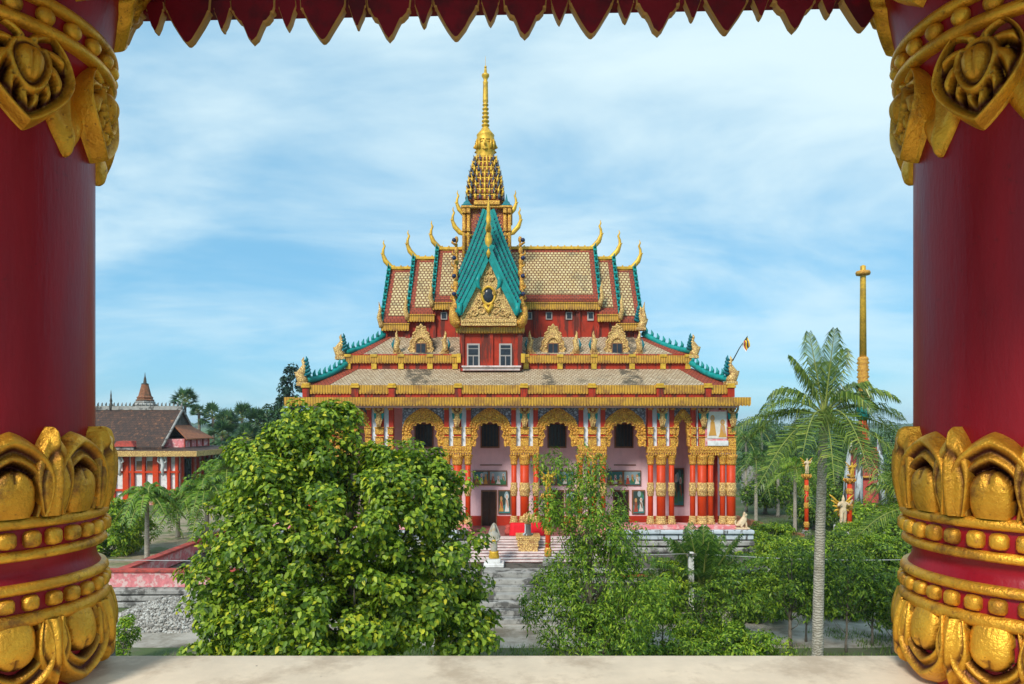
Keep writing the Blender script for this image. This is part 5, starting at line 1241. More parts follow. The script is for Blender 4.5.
deity(PX(807, 58), 58, 5.3, 1.3, 'small golden winged figure on the slim red pillar left of the coconut palm trunk', M['cream'], M['gold'])
b = MB(); b.box(PX(843, 58)-.6, PX(843, 58)+.6, 57.5, 58.5, 0, .9, 0, .05); tag(b.build('statue_pedestal', M['white']), 'white pedestal under the gilded warrior figure', 'pedestal')
# wooden post and wires across the garden
po = empty('concrete_post', (PX(691, 35), 35, 0)); tag(po, 'short whitewashed concrete post carrying thin wires in front of the temple podium', 'post')
b = MB(); b.box(PX(691, 35)-.13, PX(691, 35)+.13, 34.87, 35.13, 0, PZ(552, 35), 0, .02); b.build('post', M['white'], po)
b = MB(); b.box(PX(686, 35), PX(696, 35), 34.82, 34.86, PZ(555.5, 35), PZ(553, 35)); b.build('crossarm', M['conc'], po)
wm = paint('pale_wire', (.5, .5, .48), .6)
b = MB(); P0, P1, P2 = Vector((-22, 35, 2.6)), Vector((PX(691, 35), 34.9, 2.93)), Vector((24, 35, 2.7))
for A, B in ((P0, P1), (P1, P2)): b.tube([A.lerp(B, i/20)-Vector((0, 0, .22*math.sin(math.pi*i/20))) for i in range(21)], .016, 4)
tag(b.build('wire', wm), 'thin pale wire strung across the garden on the whitewashed post', 'wire')
M['brown_brick'] = paint('brown_brick', (.3, .12, .06), .85, 0, .35, (.1, .08, .05), .7, 1.5)
# sloping path border and far grey wall on the right
b = MB(); A, B = Vector((PX(742, 62), 64, .3)), Vector((PX(792, 60), 57, .3))
for i in range(9): c = A.lerp(B, i/9); d = A.lerp(B, (i+1)/9); z = .9-.08*i; b.box(c.x, d.x-.01, c.y-.4, c.y+.5, 0, z)
tag(b.build('brick_steps', M['brown_brick']), 'low stepped red brick border descending to the right behind the lion statue', 'border wall')
b = MB(); b.box(PX(742, 82), PX(792, 82), 82, 82.3, 0, PZ(466, 82)); tag(b.build('compound_wall', M['conc']), 'grey compound wall seen between the palms right of the temple', 'wall')
# ================================================================ ground
gm2, t2, b2, o2 = nodes('green_fields'); co = t2.nodes.new('ShaderNodeTexCoord').outputs['Object']
f1 = nz(t2, co, .006, 5); mp = t2.nodes.new('ShaderNodeMapping'); mp.inputs['Scale'].default_value = (.004, .02, 1); t2.links.new(co, mp.inputs[0])
f2 = nz(t2, mp.outputs[0], 1.0, 6)
c_ = mix(t2, ramp(t2, f2, [(.4, 0), (.6, 1)]), (.05, .13, .035), (.15, .26, .06)); t2.links.new(mix(t2, nz(t2, co, .8, 6), c_, mix(t2, 1, c_, (.6, .6, .5), 'MULTIPLY')), b2.inputs['Base Color']); b2.inputs['Roughness'].default_value = .9
b = MB(); b.add([(-2600, -300, -.03), (2600, -300, -.03), (2600, 3600, -.03), (-2600, 3600, -.03)], [(0, 1, 2, 3)]); tag(b.build('ground', gm2), None, None, None, 'structure')
gm3, t3, b3, o3 = nodes('dirt_and_moss_yard'); co = t3.nodes.new('ShaderNodeTexCoord').outputs['Object']
c_ = mix(t3, ramp(t3, nz(t3, co, .35, 7, .65), [(.36, 0), (.56, 1)]), (.17, .14, .09), (.09, .13, .035)); c_ = mix(t3, nz(t3, co, 9, 5), mix(t3, 1, c_, (.6, .6, .6), 'MULTIPLY'), c_)
t3.links.new(c_, b3.inputs['Base Color']); b3.inputs['Roughness'].default_value = .95; bump(t3, b3, nz(t3, co, 7, 6), .6, .05)
b = MB(); b.add([(-70, 3, 0), (75, 3, 0), (75, 110, 0), (-70, 110, 0)], [(0, 1, 2, 3)]); tag(b.build('yard', gm3), None, None, None, 'structure')
gm4, t4, b4, o4 = nodes('worn_pale_concrete_path'); co = t4.nodes.new('ShaderNodeTexCoord').outputs['Object']
c_ = mix(t4, ramp(t4, nz(t4, co, .5, 9, .7), [(.42, 0), (.62, 1)]), (.5, .44, .37), (.2, .16, .11)); c_ = mix(t4, nz(t4, co, 14, 5), c_, mix(t4, 1, c_, (.7, .7, .68), 'MULTIPLY'))
t4.links.new(c_, b4.inputs['Base Color']); b4.inputs['Roughness'].default_value = .9; bump(t4, b4, nz(t4, co, 10, 6), .4, .02)
b = MB(); P_ = [(-30, 28.8)]+[(-30+i*1.6, 29.2+.5*noise.noise(Vector((i*.7, 0, 0)))) for i in range(1, 41)]+[(36, 29)]+[(36-i*2.2, 34.6+.5*noise.noise(Vector((i*.9, 5, 0)))) for i in range(1, 30)]+[(-30, 34.8)]
b.add([(p[0], p[1], .004) for p in P_], [list(range(len(P_)))]); tag(b.build('courtyard_path', gm4), None, None, None, 'structure')
# ================================================================ foliage tools
def leaf_mesh(name, P, Nn, size, mat, parent=None, seed=0, wide=.42, droop=.25, fold=.12, origin=None, lo=.7, hi=1.25, six=True):
    rg = np.random.default_rng(seed); n = len(P); P = np.asarray(P, float); Nn = np.asarray(Nn, float)
    Nn = Nn+rg.normal(0, .45, (n, 3)); Nn /= np.linalg.norm(Nn, axis=1)[:, None]
    d = rg.normal(0, 1, (n, 3)); d[:, 2] -= .35; d -= Nn*(d*Nn).sum(1)[:, None]; d /= np.linalg.norm(d, axis=1)[:, None]
    s = np.cross(d, Nn); L_ = (size*rg.uniform(lo, hi, n))[:, None]; Wd = L_*wide
    dn = np.array([0, 0, -1.0])*L_*droop
    if six:
        V = np.stack([P, P+d*L_*.3+s*Wd*.5+Nn*L_*fold, P+d*L_*.68+s*Wd*.42+Nn*L_*fold*.7+dn*.4, P+d*L_+dn, P+d*L_*.68-s*Wd*.42+Nn*L_*fold*.7+dn*.4, P+d*L_*.3-s*Wd*.5+Nn*L_*fold], 1).reshape(-1, 3)
        fs = np.array([[0, 1, 2, 3], [0, 3, 4, 5]]); k = 6
    else:
        V = np.stack([P, P+d*L_*.45+s*Wd*.5+Nn*L_*fold, P+d*L_+dn, P+d*L_*.45-s*Wd*.5+Nn*L_*fold], 1).reshape(-1, 3)
        fs = np.array([[0, 1, 2, 3]]); k = 4
    m = fs.shape[0]; idx = (np.arange(n)[:, None, None]*k+fs[None]).reshape(-1)
    if origin is not None: V = V-np.asarray(origin, float)
    me = bpy.data.meshes.new(name); me.vertices.add(len(V)); me.vertices.foreach_set('co', V.reshape(-1))
    me.loops.add(len(idx)); me.loops.foreach_set('vertex_index', idx.astype(np.int32)); me.polygons.add(n*m)
    me.polygons.foreach_set('loop_start', np.arange(0, n*m*4, 4, dtype=np.int32)); me.update(calc_edges=True); me.validate()
    return link_mesh(name, me, mat, parent)
def crown_points(c, rad, nclump, per, cr, seed, core=.35, flatten=.75, cut=None):
    rg = np.random.default_rng(seed); c = np.asarray(c, float); rad = np.asarray(rad, float)
    u = rg.normal(0, 1, (nclump, 3)); u /= np.linalg.norm(u, axis=1)[:, None]
    rr = rg.uniform(core**3, 1, nclump)**(1/3)
    lump = np.array([1+.28*noise.noise(Vector(tuple(v*2.1))+Vector((seed, seed*.3, 0))) for v in u])
    C = c+u*rad*(rr*lump)[:, None]
    pts = []; nn = []
    for i in range(nclump):
        m = int(per*rg.uniform(.6, 1.4)); g = rg.normal(0, 1, (m, 3)); g /= np.linalg.norm(g, axis=1)[:, None]
        q = g*(cr*rg.uniform(.75, 1.3))*np.array([1, 1, flatten])*(rg.uniform(.5, 1, m)**.5)[:, None]
        pts.append(C[i]+q); nrm = g*.6+u[i]*.5+np.array([0, 0, .75]); nn.append(nrm)
    P = np.concatenate(pts); N2 = np.concatenate(nn); k = P[:, 2] > .05; return P[k], N2[k], C
def limbs(b, base, top, C, r0, seed, n=26, jit=.25):
    rk = random.Random(seed); base, top = Vector(base), Vector(top); m = 10; tr = []
    for i in range(m+1):
        u = i/m; tr.append(base.lerp(top, u)+Vector((rk.uniform(-1, 1), rk.uniform(-1, 1), 0))*jit*(.3 if i else 0)*r0*4)
    b.tube(tr, [r0*(1-.72*i/m)*(1.35 if i == 0 else 1) for i in range(m+1)], 10)
    idx = list(range(len(C))); rk.shuffle(idx)
    for i in idx[:n]:
        e = Vector(tuple(C[i])); hfrac = min(.95, max(.12, (e.z-base.z)/(top.z-base.z)*.62)); s = tr[int(hfrac*m)]
        mid = s.lerp(e, .5)+Vector((0, 0, -.12*(e-s).length))+Vector((rk.uniform(-.1, .1), rk.uniform(-.1, .1), 0)); r = r0*.32*(1-hfrac*.5)
        b.tube([s, mid, e], [r, r*.6, r*.15], 6)
def tree(name, label, x, y, z0, ztop, rx, ry, zlow, nclump, per, cr, leaf, mat, r0, seed, cat='tree', group=None, kw={}, core=.35, six=True, nl=26):
    root = empty(name, (x, y, z0)); tag(root, label, cat, group)
    c = (x, y, (zlow+ztop)/2); P, N2, C = crown_points(c, (rx, ry, (ztop-zlow)/2), nclump, per, cr, seed, core)
    leaf_mesh('crown', P, N2, leaf, mat, root, seed, origin=(x, y, z0), six=six, **kw)
    b = MB(); limbs(b, (x, y, z0), (x+.1, y, zlow+(ztop-zlow)*.8), C, r0, seed, nl); b.build('trunk', M['bark'], root, None, False)
    return root
L_big = leafmat('glossy_broad_leaf', (.035, .08, .006), (.15, .25, .016), (.44, .54, .05), (.75, .65, .04))
L_fea = leafmat('bright_feathery_leaf', (.035, .095, .01), (.14, .27, .02), (.38, .5, .05))
L_mid = leafmat('mid_green_leaf', (.024, .062, .008), (.085, .175, .014), (.3, .42, .035))
L_brt = leafmat('yellow_green_hedge_leaf', (.05, .12, .01), (.2, .35, .018), (.48, .58, .045))
L_dark = leafmat('dark_distant_leaf', (.02, .055, .022), (.035, .09, .03), (.075, .15, .045), None, .2)
L_blue = leafmat('dark_conifer_leaf', (.012, .04, .03), (.022, .06, .045), (.045, .09, .06), None, .15)
L_palm = leafmat('coconut_frond_leaflet', (.035, .075, .014), (.1, .165, .024), (.25, .32, .05), (.42, .42, .08), .25, .35)
L_palm2 = leafmat('dark_palm_leaflet', (.03, .08, .015), (.07, .15, .025), (.15, .26, .04), None, .3)
L_fan = leafmat('fan_palm_leaflet', (.02, .06, .03), (.04, .10, .045), (.09, .17, .06), None, .15)
L_lime = leafmat('lime_palm_leaflet', (.08, .17, .015), (.18, .32, .03), (.34, .46, .05), None, .35)

# ---- the big leafy tree in front, two smaller lobes let the outline break up
root = empty('broadleaf_tree', (PX(345, 19), 19, 0)); tag(root, 'big leafy tree with glossy yellow-green leaves in front of the temple on the left', 'tree')
lobes = [(340, 545, 19.0, 126, 116, 3.4, 190), (314, 454, 19.2, 56, 44, 1.6, 60), (395, 470, 19, 36, 26, 1.3, 24), (284, 505, 18.8, 72, 60, 2.2, 76), (405, 490, 18.8, 66, 52, 2.0, 70), (424, 560, 18.6, 64, 78, 2.2, 84), (238, 602, 18.7, 62, 66, 2.2, 76), (330, 620, 17.4, 130, 70, 1.9, 120), (300, 424, 19.2, 30, 20, .8, 16), (334, 418, 19.2, 22, 16, .8, 12), (262, 455, 19, 26, 24, 1.0, 16), (462, 622, 18.5, 40, 38, 1.4, 40)]
PP, NN, CC = [], [], []
for i, (px, py, Y, hx, hz, ry, ncl) in enumerate(lobes):
    c = PV(px, py, Y); P, N2, C = crown_points(c, (hx*Y/F*.93, ry, hz*Y/F*.93), int(ncl*1.08), 88, .34, 40+i, .45); PP.append(P); NN.append(N2); CC.append(C)
PP = np.concatenate(PP); NN = np.concatenate(NN); CC = np.concatenate(CC)
leaf_mesh('crown', PP, NN, .145, L_big, root, 11, .66, .2, .1, origin=(root.location.x, 19, 0))
b = MB(); limbs(b, (root.location.x, 19, 0), (root.location.x+.2, 19, 8.2), CC, .3, 5, 60); b.build('trunk', M['bark'], root, None, False)
print('big tree leaves', len(PP))
# ---- feathery tree in the middle
root = empty('feathery_tree', (PX(590, 23), 23, 0)); tag(root, 'slender feathery bright green tree in front of the temple stairs', 'tree')
lob = [(592, 590, 23, 62, 62, 1.6, 120), (600, 525, 23, 44, 48, 1.4, 70), (590, 482, 23.2, 24, 34, .8, 26), (560, 460, 23, 14, 14, .4, 7), (548, 505, 22.8, 26, 22, .8, 18), (555, 588, 22.6, 28, 28, 1.0, 24), (640, 605, 22.6, 34, 44, 1.0, 40), (622, 545, 23, 28, 40, .9, 30), (590, 640, 22, 60, 30, 1.2, 60), (535, 610, 22.6, 20, 30, .6, 14), (541, 470, 23, 9, 14, .3, 4)]
PP, NN, CC = [], [], []
for i, (px, py, Y, hx, hz, ry, ncl) in enumerate(lob):
    c = PV(px, py, Y); P, N2, C = crown_points(c, (hx*Y/F*.9, ry, hz*Y/F*.9), int(ncl*.85), 66, .3, 70+i, .2, 1.3); PP.append(P); NN.append(N2); CC.append(C)
PP = np.concatenate(PP); NN = np.concatenate(NN); CC = np.concatenate(CC)
leaf_mesh('crown', PP, NN, .15, L_fea, root, 12, .34, .3, .08, origin=(root.location.x, 23, 0), six=False)
b = MB(); limbs(b, (root.location.x, 23, 0), (root.location.x+.05, 23.1, 8.3), CC, .11, 8, 70); b.build('trunk', M['bark'], root, None, False)

# ---- palms
L_gp = leafmat('garden_palm_leaflet', (.05, .12, .012), (.12, .23, .02), (.26, .4, .04), None, .3)
def frond_mesh(b, o, az, el, Ln, g, nl, ll, wid, seed, vee=.35, hang=.55):
    rk = random.Random(seed); o = Vector(o); h = Vector((math.cos(az), math.sin(az), 0)); side = Vector((-h.y, h.x, 0)); n = 14
    def pos(t): return o+h*(Ln*t*math.cos(el)*(1-.12*t))+Vector((0, 0, Ln*t*math.sin(el)-g*Ln*t*t))
    b.tube([pos(i/n) for i in range(n+1)], [wid*.9*(1-.85*i/n)+.004 for i in range(n+1)], 5, 1)
    for s in (-1, 1):
        for i in range(nl):
            t = .14+.86*(i+rk.uniform(-.3, .3))/nl; t = min(1, max(.1, t)); p = pos(t); tg = (pos(min(1, t+.02))-pos(t-.02)).normalized()
            L1 = ll*(math.sin(math.pi*min(1, (t+.18)*.82))**.7)*rk.uniform(.82, 1.12)
            d = (side*s*.85+tg*.6+Vector((0, 0, vee*rk.uniform(.2, 1.3)))).normalized(); m_ = p+d*L1*.5; e = m_+(d*.5+Vector((0, 0, -hang*rk.uniform(.7, 1.4)))).normalized()*L1*.55
            w = tg*wid*.6
            b.add([p-w*.5, p+w*.5, m_+w, m_-w, e], [(0, 1, 2, 3), (3, 2, 4)], False, 0)
def palm(name, label, x, y, z0, zc_, nf, Ln, ll, wid, r0, mat, seed, parts=False, lean=(0, 0), group=None, nl=30, els=(-.25, 1.25), g=(.35, .75), cat='palm tree', trunk_m=None, tube_n=12):
    root = empty(name, (x, y, z0)); tag(root, label, cat, group); rk = random.Random(seed)
    xt, yt = x+lean[0], y+lean[1]; b = MB(); n = 26; pts = []
    for i in range(n+1): u = i/n; pts.append((x+lean[0]*u**1.5, y+lean[1]*u**1.5, z0+(zc_-z0)*u))
    b.tube(pts, [r0*(1.25 if i == 0 else 1-.3*i/n)*(1+.04*(i % 2)) for i in range(n+1)], tube_n); b.build('trunk', trunk_m or M['palmbark'], root, None, False)
    allb = MB()
    for i in range(nf):
        u = (i+.5)/nf; el = els[0]+(els[1]-els[0])*u+rk.uniform(-.1, .1); az = i*2.399+rk.uniform(-.2, .2)
        b = MB() if parts else allb
        frond_mesh(b, (xt, yt, zc_+.1*u), az, el, Ln*rk.uniform(.85, 1.08)*(1-.15*u), g[0]+(g[1]-g[0])*rk.random(), nl, ll, wid, seed*100+i)
        if parts: b.build('frond', [mat, M['rachis']], root, None, False)
    if not parts: allb.build('crown', [mat, M['rachis']], root, None, False)
    return root
M['rachis'] = paint('yellow_green_rachis', (.25, .28, .06), .5, 0, .15)
pm_, tp, bp, op = nodes('ringed_palm_trunk'); co = tp.nodes.new('ShaderNodeTexCoord').outputs['Object']
wv = tp.nodes.new('ShaderNodeTexWave'); wv.bands_direction = 'Z'; wv.inputs['Scale'].default_value = 3.4; wv.inputs['Distortion'].default_value = 7.0; wv.inputs['Detail'].default_value = 4; wv.inputs['Detail Scale'].default_value = 3; tp.links.new(co, wv.inputs['Vector'])
c_ = mix(tp, ramp(tp, wv.outputs['Fac'], [(.2, 0), (.8, 1)]), (.3, .26, .2), (.46, .41, .33)); c_ = mix(tp, ramp(tp, nz(tp, co, 3.5, 7), [(.5, 0), (.7, .7)]), c_, (.16, .13, .08)); tp.links.new(c_, bp.inputs['Base Color']); bp.inputs['Roughness'].default_value = .9; bump(tp, bp, wv.outputs['Fac'], .7, .03)
M['palmbark'] = pm_
Yc = 24.0
cp = palm('coconut_palm', 'tall coconut palm with a slim pale trunk right of the temple', PX(817, Yc), Yc, 0, PZ(417, Yc), 0, 3, .9, .03, .2, L_palm, 4, lean=(PX(824, Yc)-PX(817, Yc), 0))
# each frond laid out by hand: azimuth, elevation, length, sag
fr = [(0.05, .42, 3.2, .42), (.15, .12, 3.5, .36), (-.35, .75, 3.2, .5), (.5, -.25, 3.0, .4), (-.6, -.2, 3.3, .45), (3.1, .2, 3.3, .32), (3.35, .6, 3.0, .5), (2.8, .9, 3.0, .55), (-2.6, -.1, 3.2, .42), (3.5, -.35, 3.3, .35), (-2.2, .3, 3.3, .6), (1.2, 1.15, 3.3, .35), (1.9, 1.35, 3.3, .15), (-1.3, 1.4, 3.1, .12), (.4, 1.25, 3.1, .25), (2.7, 1.2, 3.1, .3), (-1.0, .9, 2.9, .7), (-1.9, .0, 3.0, .6), (1.5, .2, 3, .5), (2.3, .3, 3, .5), (-1.5, .45, 3.0, .9), (.9, .55, 3.0, .5), (.1, .95, 2.8, .45), (-1.2, -.3, 2.9, .5), (2.9, 1.2, 2.5, .3), (-.1, -.5, 2.8, .3)]
for i, (az, el, ln, sg) in enumerate(fr):
    b = MB(); frond_mesh(b, (PX(824, Yc), Yc, PZ(415, Yc)), az, el, ln*1.12, sg*1.1, 54, .95, .036, 900+i, .28, .8); b.build('frond', [L_palm, M['rachis']], cp, None, False)
b = MB(); rk = random.Random(2)
for i in range(7): a = i*.9; b.ball((PX(824, Yc)+.26*math.cos(a), Yc+.26*math.sin(a), PZ(422, Yc)+rk.uniform(-.1, .12)), .13, 10, 7, 0, (1, 1, 1.15))
b.build('coconuts', paint('green_coconut', (.2, .2, .05), .5), cp)
palm('coconut_palm', 'young coconut palm with long drooping fronds beside the right column', PX(925, 21), 21, 0, PZ(512, 21), 15, 3.0, .8, .03, .16, L_palm, 14, els=(-.1, 1.2), g=(.4, .7), nl=42)
palm('coconut_palm', 'half hidden palm behind the right column whose frond tips reach left of the shaft', PX(955, 30), 30, 0, PZ(455, 30), 16, 3.4, .8, .035, .18, L_palm, 15, nl=34)
palm('fishtail_palm', 'bushy dark palm standing in front of the right corner of the podium', PX(703, 35.6), 35.6, 0, PZ(592, 35.6), 34, 5.0, .95, .06, .12, L_palm2, 16, els=(.75, 1.5), g=(.18, .5), nl=36)
palm('small_palm', 'small green palm at the foot of the podium right of the feathery tree', PX(655, 34.8), 34.8, 0, PZ(585, 34.8), 13, 1.8, .5, .03, .07, L_palm2, 17, els=(.3, 1.3), nl=24)
palm('garden_palm', 'slim pale-trunked palm by the old hall, leftmost of the garden palms', PX(147, 44), 44, .5, PZ(497, 44), 20, 2.7, .75, .085, .16, L_gp, 21, group=None, els=(-.2, 1.2), g=(.6, 1.0), nl=26)
palm('garden_palm', 'short palm by the hall between the pale-trunked and the drooping palm', PX(178, 52), 52, .9, PZ(502, 52), 20, 3.1, .75, .085, .17, L_gp, 22, els=(-.2, 1.2), g=(.6, 1.0), nl=24)
palm('garden_palm', 'drooping palm in front of the old hall nearest the big leafy tree', PX(207, 47), 47, .9, PZ(492, 47), 25, 3.7, .8, .085, .17, L_gp, 23, els=(-.3, 1.25), g=(.6, 1.1), nl=28)
palm('garden_palm', 'tall palm just behind the top left edge of the big leafy tree', PX(228, 56), 56, .9, PZ(472, 56), 22, 3.4, .8, .085, .17, L_gp, 24, els=(-.2, 1.2), g=(.5, .9), nl=24)
# palms right of the temple
for i, (px, Y, py, Ln, m_, lb) in enumerate(((756, 66, 462, 3.6, L_palm2, 'slender palm right of the temple wall, tallest trunk beside the columns'), (778, 70, 456, 3.8, L_palm2, 'slender palm second to the right of the temple columns'), (746, 74, 440, 4.0, L_palm2, 'dark palm crown close behind the right corner of the temple'), (795, 60, 470, 3.2, L_lime, 'bright green palm between the slender palms and the coconut trunk'), (838, 74, 462, 3.4, L_palm2, 'palm crown seen between the coconut trunk and the shrine'), (895, 62, 482, 3.4, L_lime, 'bright palm beside the right column base, behind the drooping fronds'), (762, 88, 432, 4.2, L_fan, 'far palm crown rising above the grey compound wall'))):
    palm('slender_palm', lb, PX(px, Y), Y, 0, PZ(py, Y), 16, Ln, .95, .07, .17, m_, 30+i, els=(-.4, 1.2), g=(.5, .95), nl=22)
# ---- fan palms of the far left skyline
def fan_palm(label, px, py, Y, r, seed):
    x = PX(px, Y); zc_ = PZ(py, Y); root = empty('fan_palm', (x, Y, 0)); tag(root, label, 'palm tree', 'fan palms on the left skyline'); rk = random.Random(seed)
    b = MB(); b.tube([(x, Y, 0), (x+.1, Y, zc_*.5), (x, Y, zc_)], [.3, .24, .22], 8); b.build('trunk', M['bark'], root, None, False)
    b = MB()
    for i in range(34):
        az, el = rk.uniform(0, 6.283), rk.uniform(-.6, 1.4); d = Vector((math.cos(az)*math.cos(el), math.sin(az)*math.cos(el), math.sin(el))); c = Vector((x, Y, zc_))+d*r*.55
        b.tube([(x, Y, zc_), c], [.05, .03], 4, 1)
        u = d.cross(Vector((0, 0, 1))).normalized(); v = u.cross(d).normalized(); u = (u+v*rk.uniform(-.5, .5)).normalized()
        for k in range(13):
            a = (k/12-.5)*3.6; e = c+(d*math.cos(a)+u*math.sin(a))*r*.5*rk.uniform(.85, 1.1)+Vector((0, 0, -.12*r*abs(math.sin(a)))); w = (u*math.cos(a)-d*math.sin(a))*r*.045
            b.add([c, (c+e)/2+w, e, (c+e)/2-w], [(0, 1, 2, 3)], False, 0)
    b.build('crown', [L_fan, M['rachis']], root, None, False)
for i, (px, py, Y, r, lb) in enumerate(((185, 401, 118, 2.7, 'fan palm rising behind the gable of the old hall, highest of the left skyline'), (199, 412, 112, 1.6, 'little fan palm just right of the highest one behind the old hall'), (213, 418, 110, 2.8, 'fan palm on the left skyline nearest the roof of the old hall'), (228, 424, 106, 2.6, 'low fan palm on the left skyline beside the orange half-hip'), (242, 419, 112, 3.0, 'broad fan palm in the middle of the left skyline'), (257, 424, 104, 2.7, 'fan palm on the left skyline under the dark round tree'), (222, 436, 98, 2.6, 'lowest fan palm in front of the left skyline'), (246, 440, 96, 2.8, 'front fan palm on the left skyline touching the big leafy tree'))):
    fan_palm(lb, px, py, Y, r*1.0, 60+i)
kd = dict(wide=.6, droop=.2, fold=.1)
def far(lb, px, py, Y, rx, h, m_, seed, leaf=.55, nc=60, name='distant_tree'):
    x = PX(px, Y); zt = PZ(py, Y); tree(name, lb, x, Y, 0, zt, rx, rx, max(.8, zt-h), nc, 38, rx*.26, leaf, m_, .22, seed, kw=kd, core=.3, six=False, nl=8)
far('tall narrow dark tree standing left of the temple roof corner', 292, 361, 96, 2.0, 15, L_blue, 80, .5, 90, 'tall_dark_tree')
far('dark round tree on the left skyline between the fan palms and the tall tree', 266, 400, 105, 3.6, 8, L_dark, 81, .5, 70)
far('dark tree partly behind the tall narrow tree', 280, 410, 110, 3.4, 9, L_dark, 82, .5, 70)
far('leafy tree below the left skyline, right of the old hall', 236, 448, 88, 4.2, 8, L_mid, 83, .5, 80)
far('bushy tree at the side wall of the old hall', 214, 462, 74, 2.6, 6, L_mid, 84, .4, 60)
far('bushy tree at the left corner of the temple behind the leafy tree', 283, 426, 70, 4.6, 9, L_mid, 85, .5, 90)
tree('round_shrub', 'dense round green shrub in front of the old hall beside the left column', PX(118, 46), 46, .3, PZ(503, 46), 2.0, 1.8, .5, 150, 80, .34, .2, L_brt, .1, 90, 'shrub', core=.5)
tree('round_shrub', 'low green shrub peeping over the ledge beside the left column base', PX(122, 27), 27, 0, PZ(618, 27), .55, .6, .3, 22, 60, .2, .13, L_brt, .04, 91, 'shrub')
# right-hand background trees
for i, (px, py, Y, rx, h, m_, lb) in enumerate(((748, 418, 95, 4.5, 9, L_dark, 'dark tree directly behind the right end of the temple eave'), (772, 426, 104, 5, 9, L_dark, 'broad dark tree right of the temple, behind the grey wall'), (795, 428, 110, 5, 9, L_dark, 'broad dark tree behind the left fronds of the coconut palm'), (822, 427, 112, 5, 9, L_dark, 'dark tree directly behind the coconut palm crown'), (845, 428, 108, 4.6, 9, L_dark, 'dark tree just left of the golden pole'), (890, 430, 104, 5.0, 9, L_dark, 'dark tree right of the golden pole'), (912, 436, 96, 4.0, 8, L_mid, 'green tree at the right column above the lotus petals'), (790, 462, 80, 4.2, 8, L_mid, 'leafy tree in the garden behind the slim red pillar'), (820, 458, 84, 4.0, 8, L_mid, 'leafy tree behind the coconut trunk at the height of the shrine'), (838, 476, 74, 2.6, 7, L_mid, 'small leafy tree left of the shrine'), (884, 474, 72, 3.2, 7, L_mid, 'leafy tree right of the shrine'), (905, 470, 78, 3.6, 8, L_dark, 'dark leafy tree between shrine and right column'), (765, 478, 72, 2.6, 5, L_mid, 'small tree between the slender palms'), (815, 500, 62, 2.4, 5, L_mid, 'shrubby tree at the foot of the slim red pillar'), (880, 506, 60, 3.2, 5, L_brt, 'bright shrubby tree below the shrine on the right'), (902, 516, 52, 2.6, 4.5, L_mid, 'shrubby tree beside the base of the right column'))):
    far(lb, px, py, Y, rx, h, m_, 100+i, .42 if Y > 90 else .3, 80)
# hedges and saplings in the yard on the right
L_lime_ = L_brt
hd = [(790, 545, 43, 1.8, 1.6, L_brt), (752, 548, 40.5, 1.3, 1.5, L_brt), (835, 530, 50, 2.2, 2.0, L_mid), (770, 522, 54, 2.0, 1.4, L_brt), (862, 522, 54, 2.4, 2.0, L_lime_), (905, 600, 30, 1.3, 2.0, L_brt), (840, 590, 34, 1.5, 1.8, L_brt), (760, 596, 33, 1.5, 1.5, L_fea), (745, 532, 46, 2.4, 1.6, L_brt), (775, 536, 45, 2.2, 1.5, L_brt), (800, 538, 44, 2.0, 1.6, L_brt), (718, 535, 42.5, 1.0, 1.0, L_brt), (765, 566, 37, 1.7, 1.6, L_brt), (740, 575, 36, 1.5, 1.4, L_brt), (700, 612, 29, 1.2, 1.0, L_fea), (725, 575, 38, 1.2, 1.2, L_mid), (790, 560, 39, 1.7, 1.5, L_mid), (880, 532, 47, 2.6, 2.0, L_brt), (905, 540, 42, 2.2, 1.8, L_mid), (855, 545, 43, 2.0, 1.8, L_mid), (672, 560, 35, .9, 1.4, L_brt), (656, 590, 33, 1.2, 1.5, L_mid), (668, 618, 27, 1.5, 1.2, L_brt), (700, 632, 26.6, 1.3, .8, L_fea), (738, 622, 27.2, 1.5, 1.2, L_fea), (640, 630, 26.6, 1.3, 1.2, L_fea), (765, 636, 26.8, 1.1, .8, L_brt), (630, 590, 35, 1.6, 1.4, L_mid), (830, 566, 38, 1.6, 1.8, L_mid), (870, 572, 38, 1.6, 1.8, L_mid), (812, 590, 35.4, 1.3, 1.5, L_mid), (898, 580, 36, 1.5, 1.6, L_mid), (486, 590, 35.2, 1.0, .9, L_mid)]
hl = ['bright bush overlapping the hedge just left of the coconut trunk', 'bright bush hiding the right end of the podium steps', 'dark rounded bush right behind the coconut trunk near the warrior figure', 'small bright bush on the slope behind the lion statue', 'bright bush in front of the short red pillar', 'tall bright bush pressed against the right column', 'bright bush on the path edge right of the coconut trunk', 'feathery bush above the pale path left of the coconut trunk', 'bright hedge mound right behind the lion statue', 'bright hedge mound between the lion statue and the slim red pillar', 'bright hedge mound left of the coconut trunk, below the red pillar', 'small bright hedge at the right corner of the podium', 'yellow-green bush right of the bushy dark palm, below the hedge', 'yellow-green bush at the right foot of the bushy dark palm', 'low pale bush on the pale path below the whitewashed post', 'green bush between the dark palm and the bright hedge', 'green bush left of the coconut trunk below the bright hedge', 'bright bush below the shrine beside the drooping frond', 'green bush behind the drooping frond by the right column', 'green bush right of the coconut trunk, level with the hedge', 'upright bright bush left of the whitewashed post', 'green bush right of the feathery tree beside the terrace', 'bright bush by the ledge below the whitewashed post', 'low pale bush at the ledge, between two saplings', 'feathery bush at the ledge left of the coconut trunk', 'bush at the ledge at the right foot of the feathery tree', 'low bright bush at the ledge nearest the coconut trunk', 'dark bush against the terrace right of the feathery tree', 'bush touching the right side of the coconut trunk', 'dark green bush midway between coconut trunk and right column', 'bush at the foot of the terrace behind the coconut trunk', 'green bush touching the right column base', 'bush on the terrace beside the stone guardian']
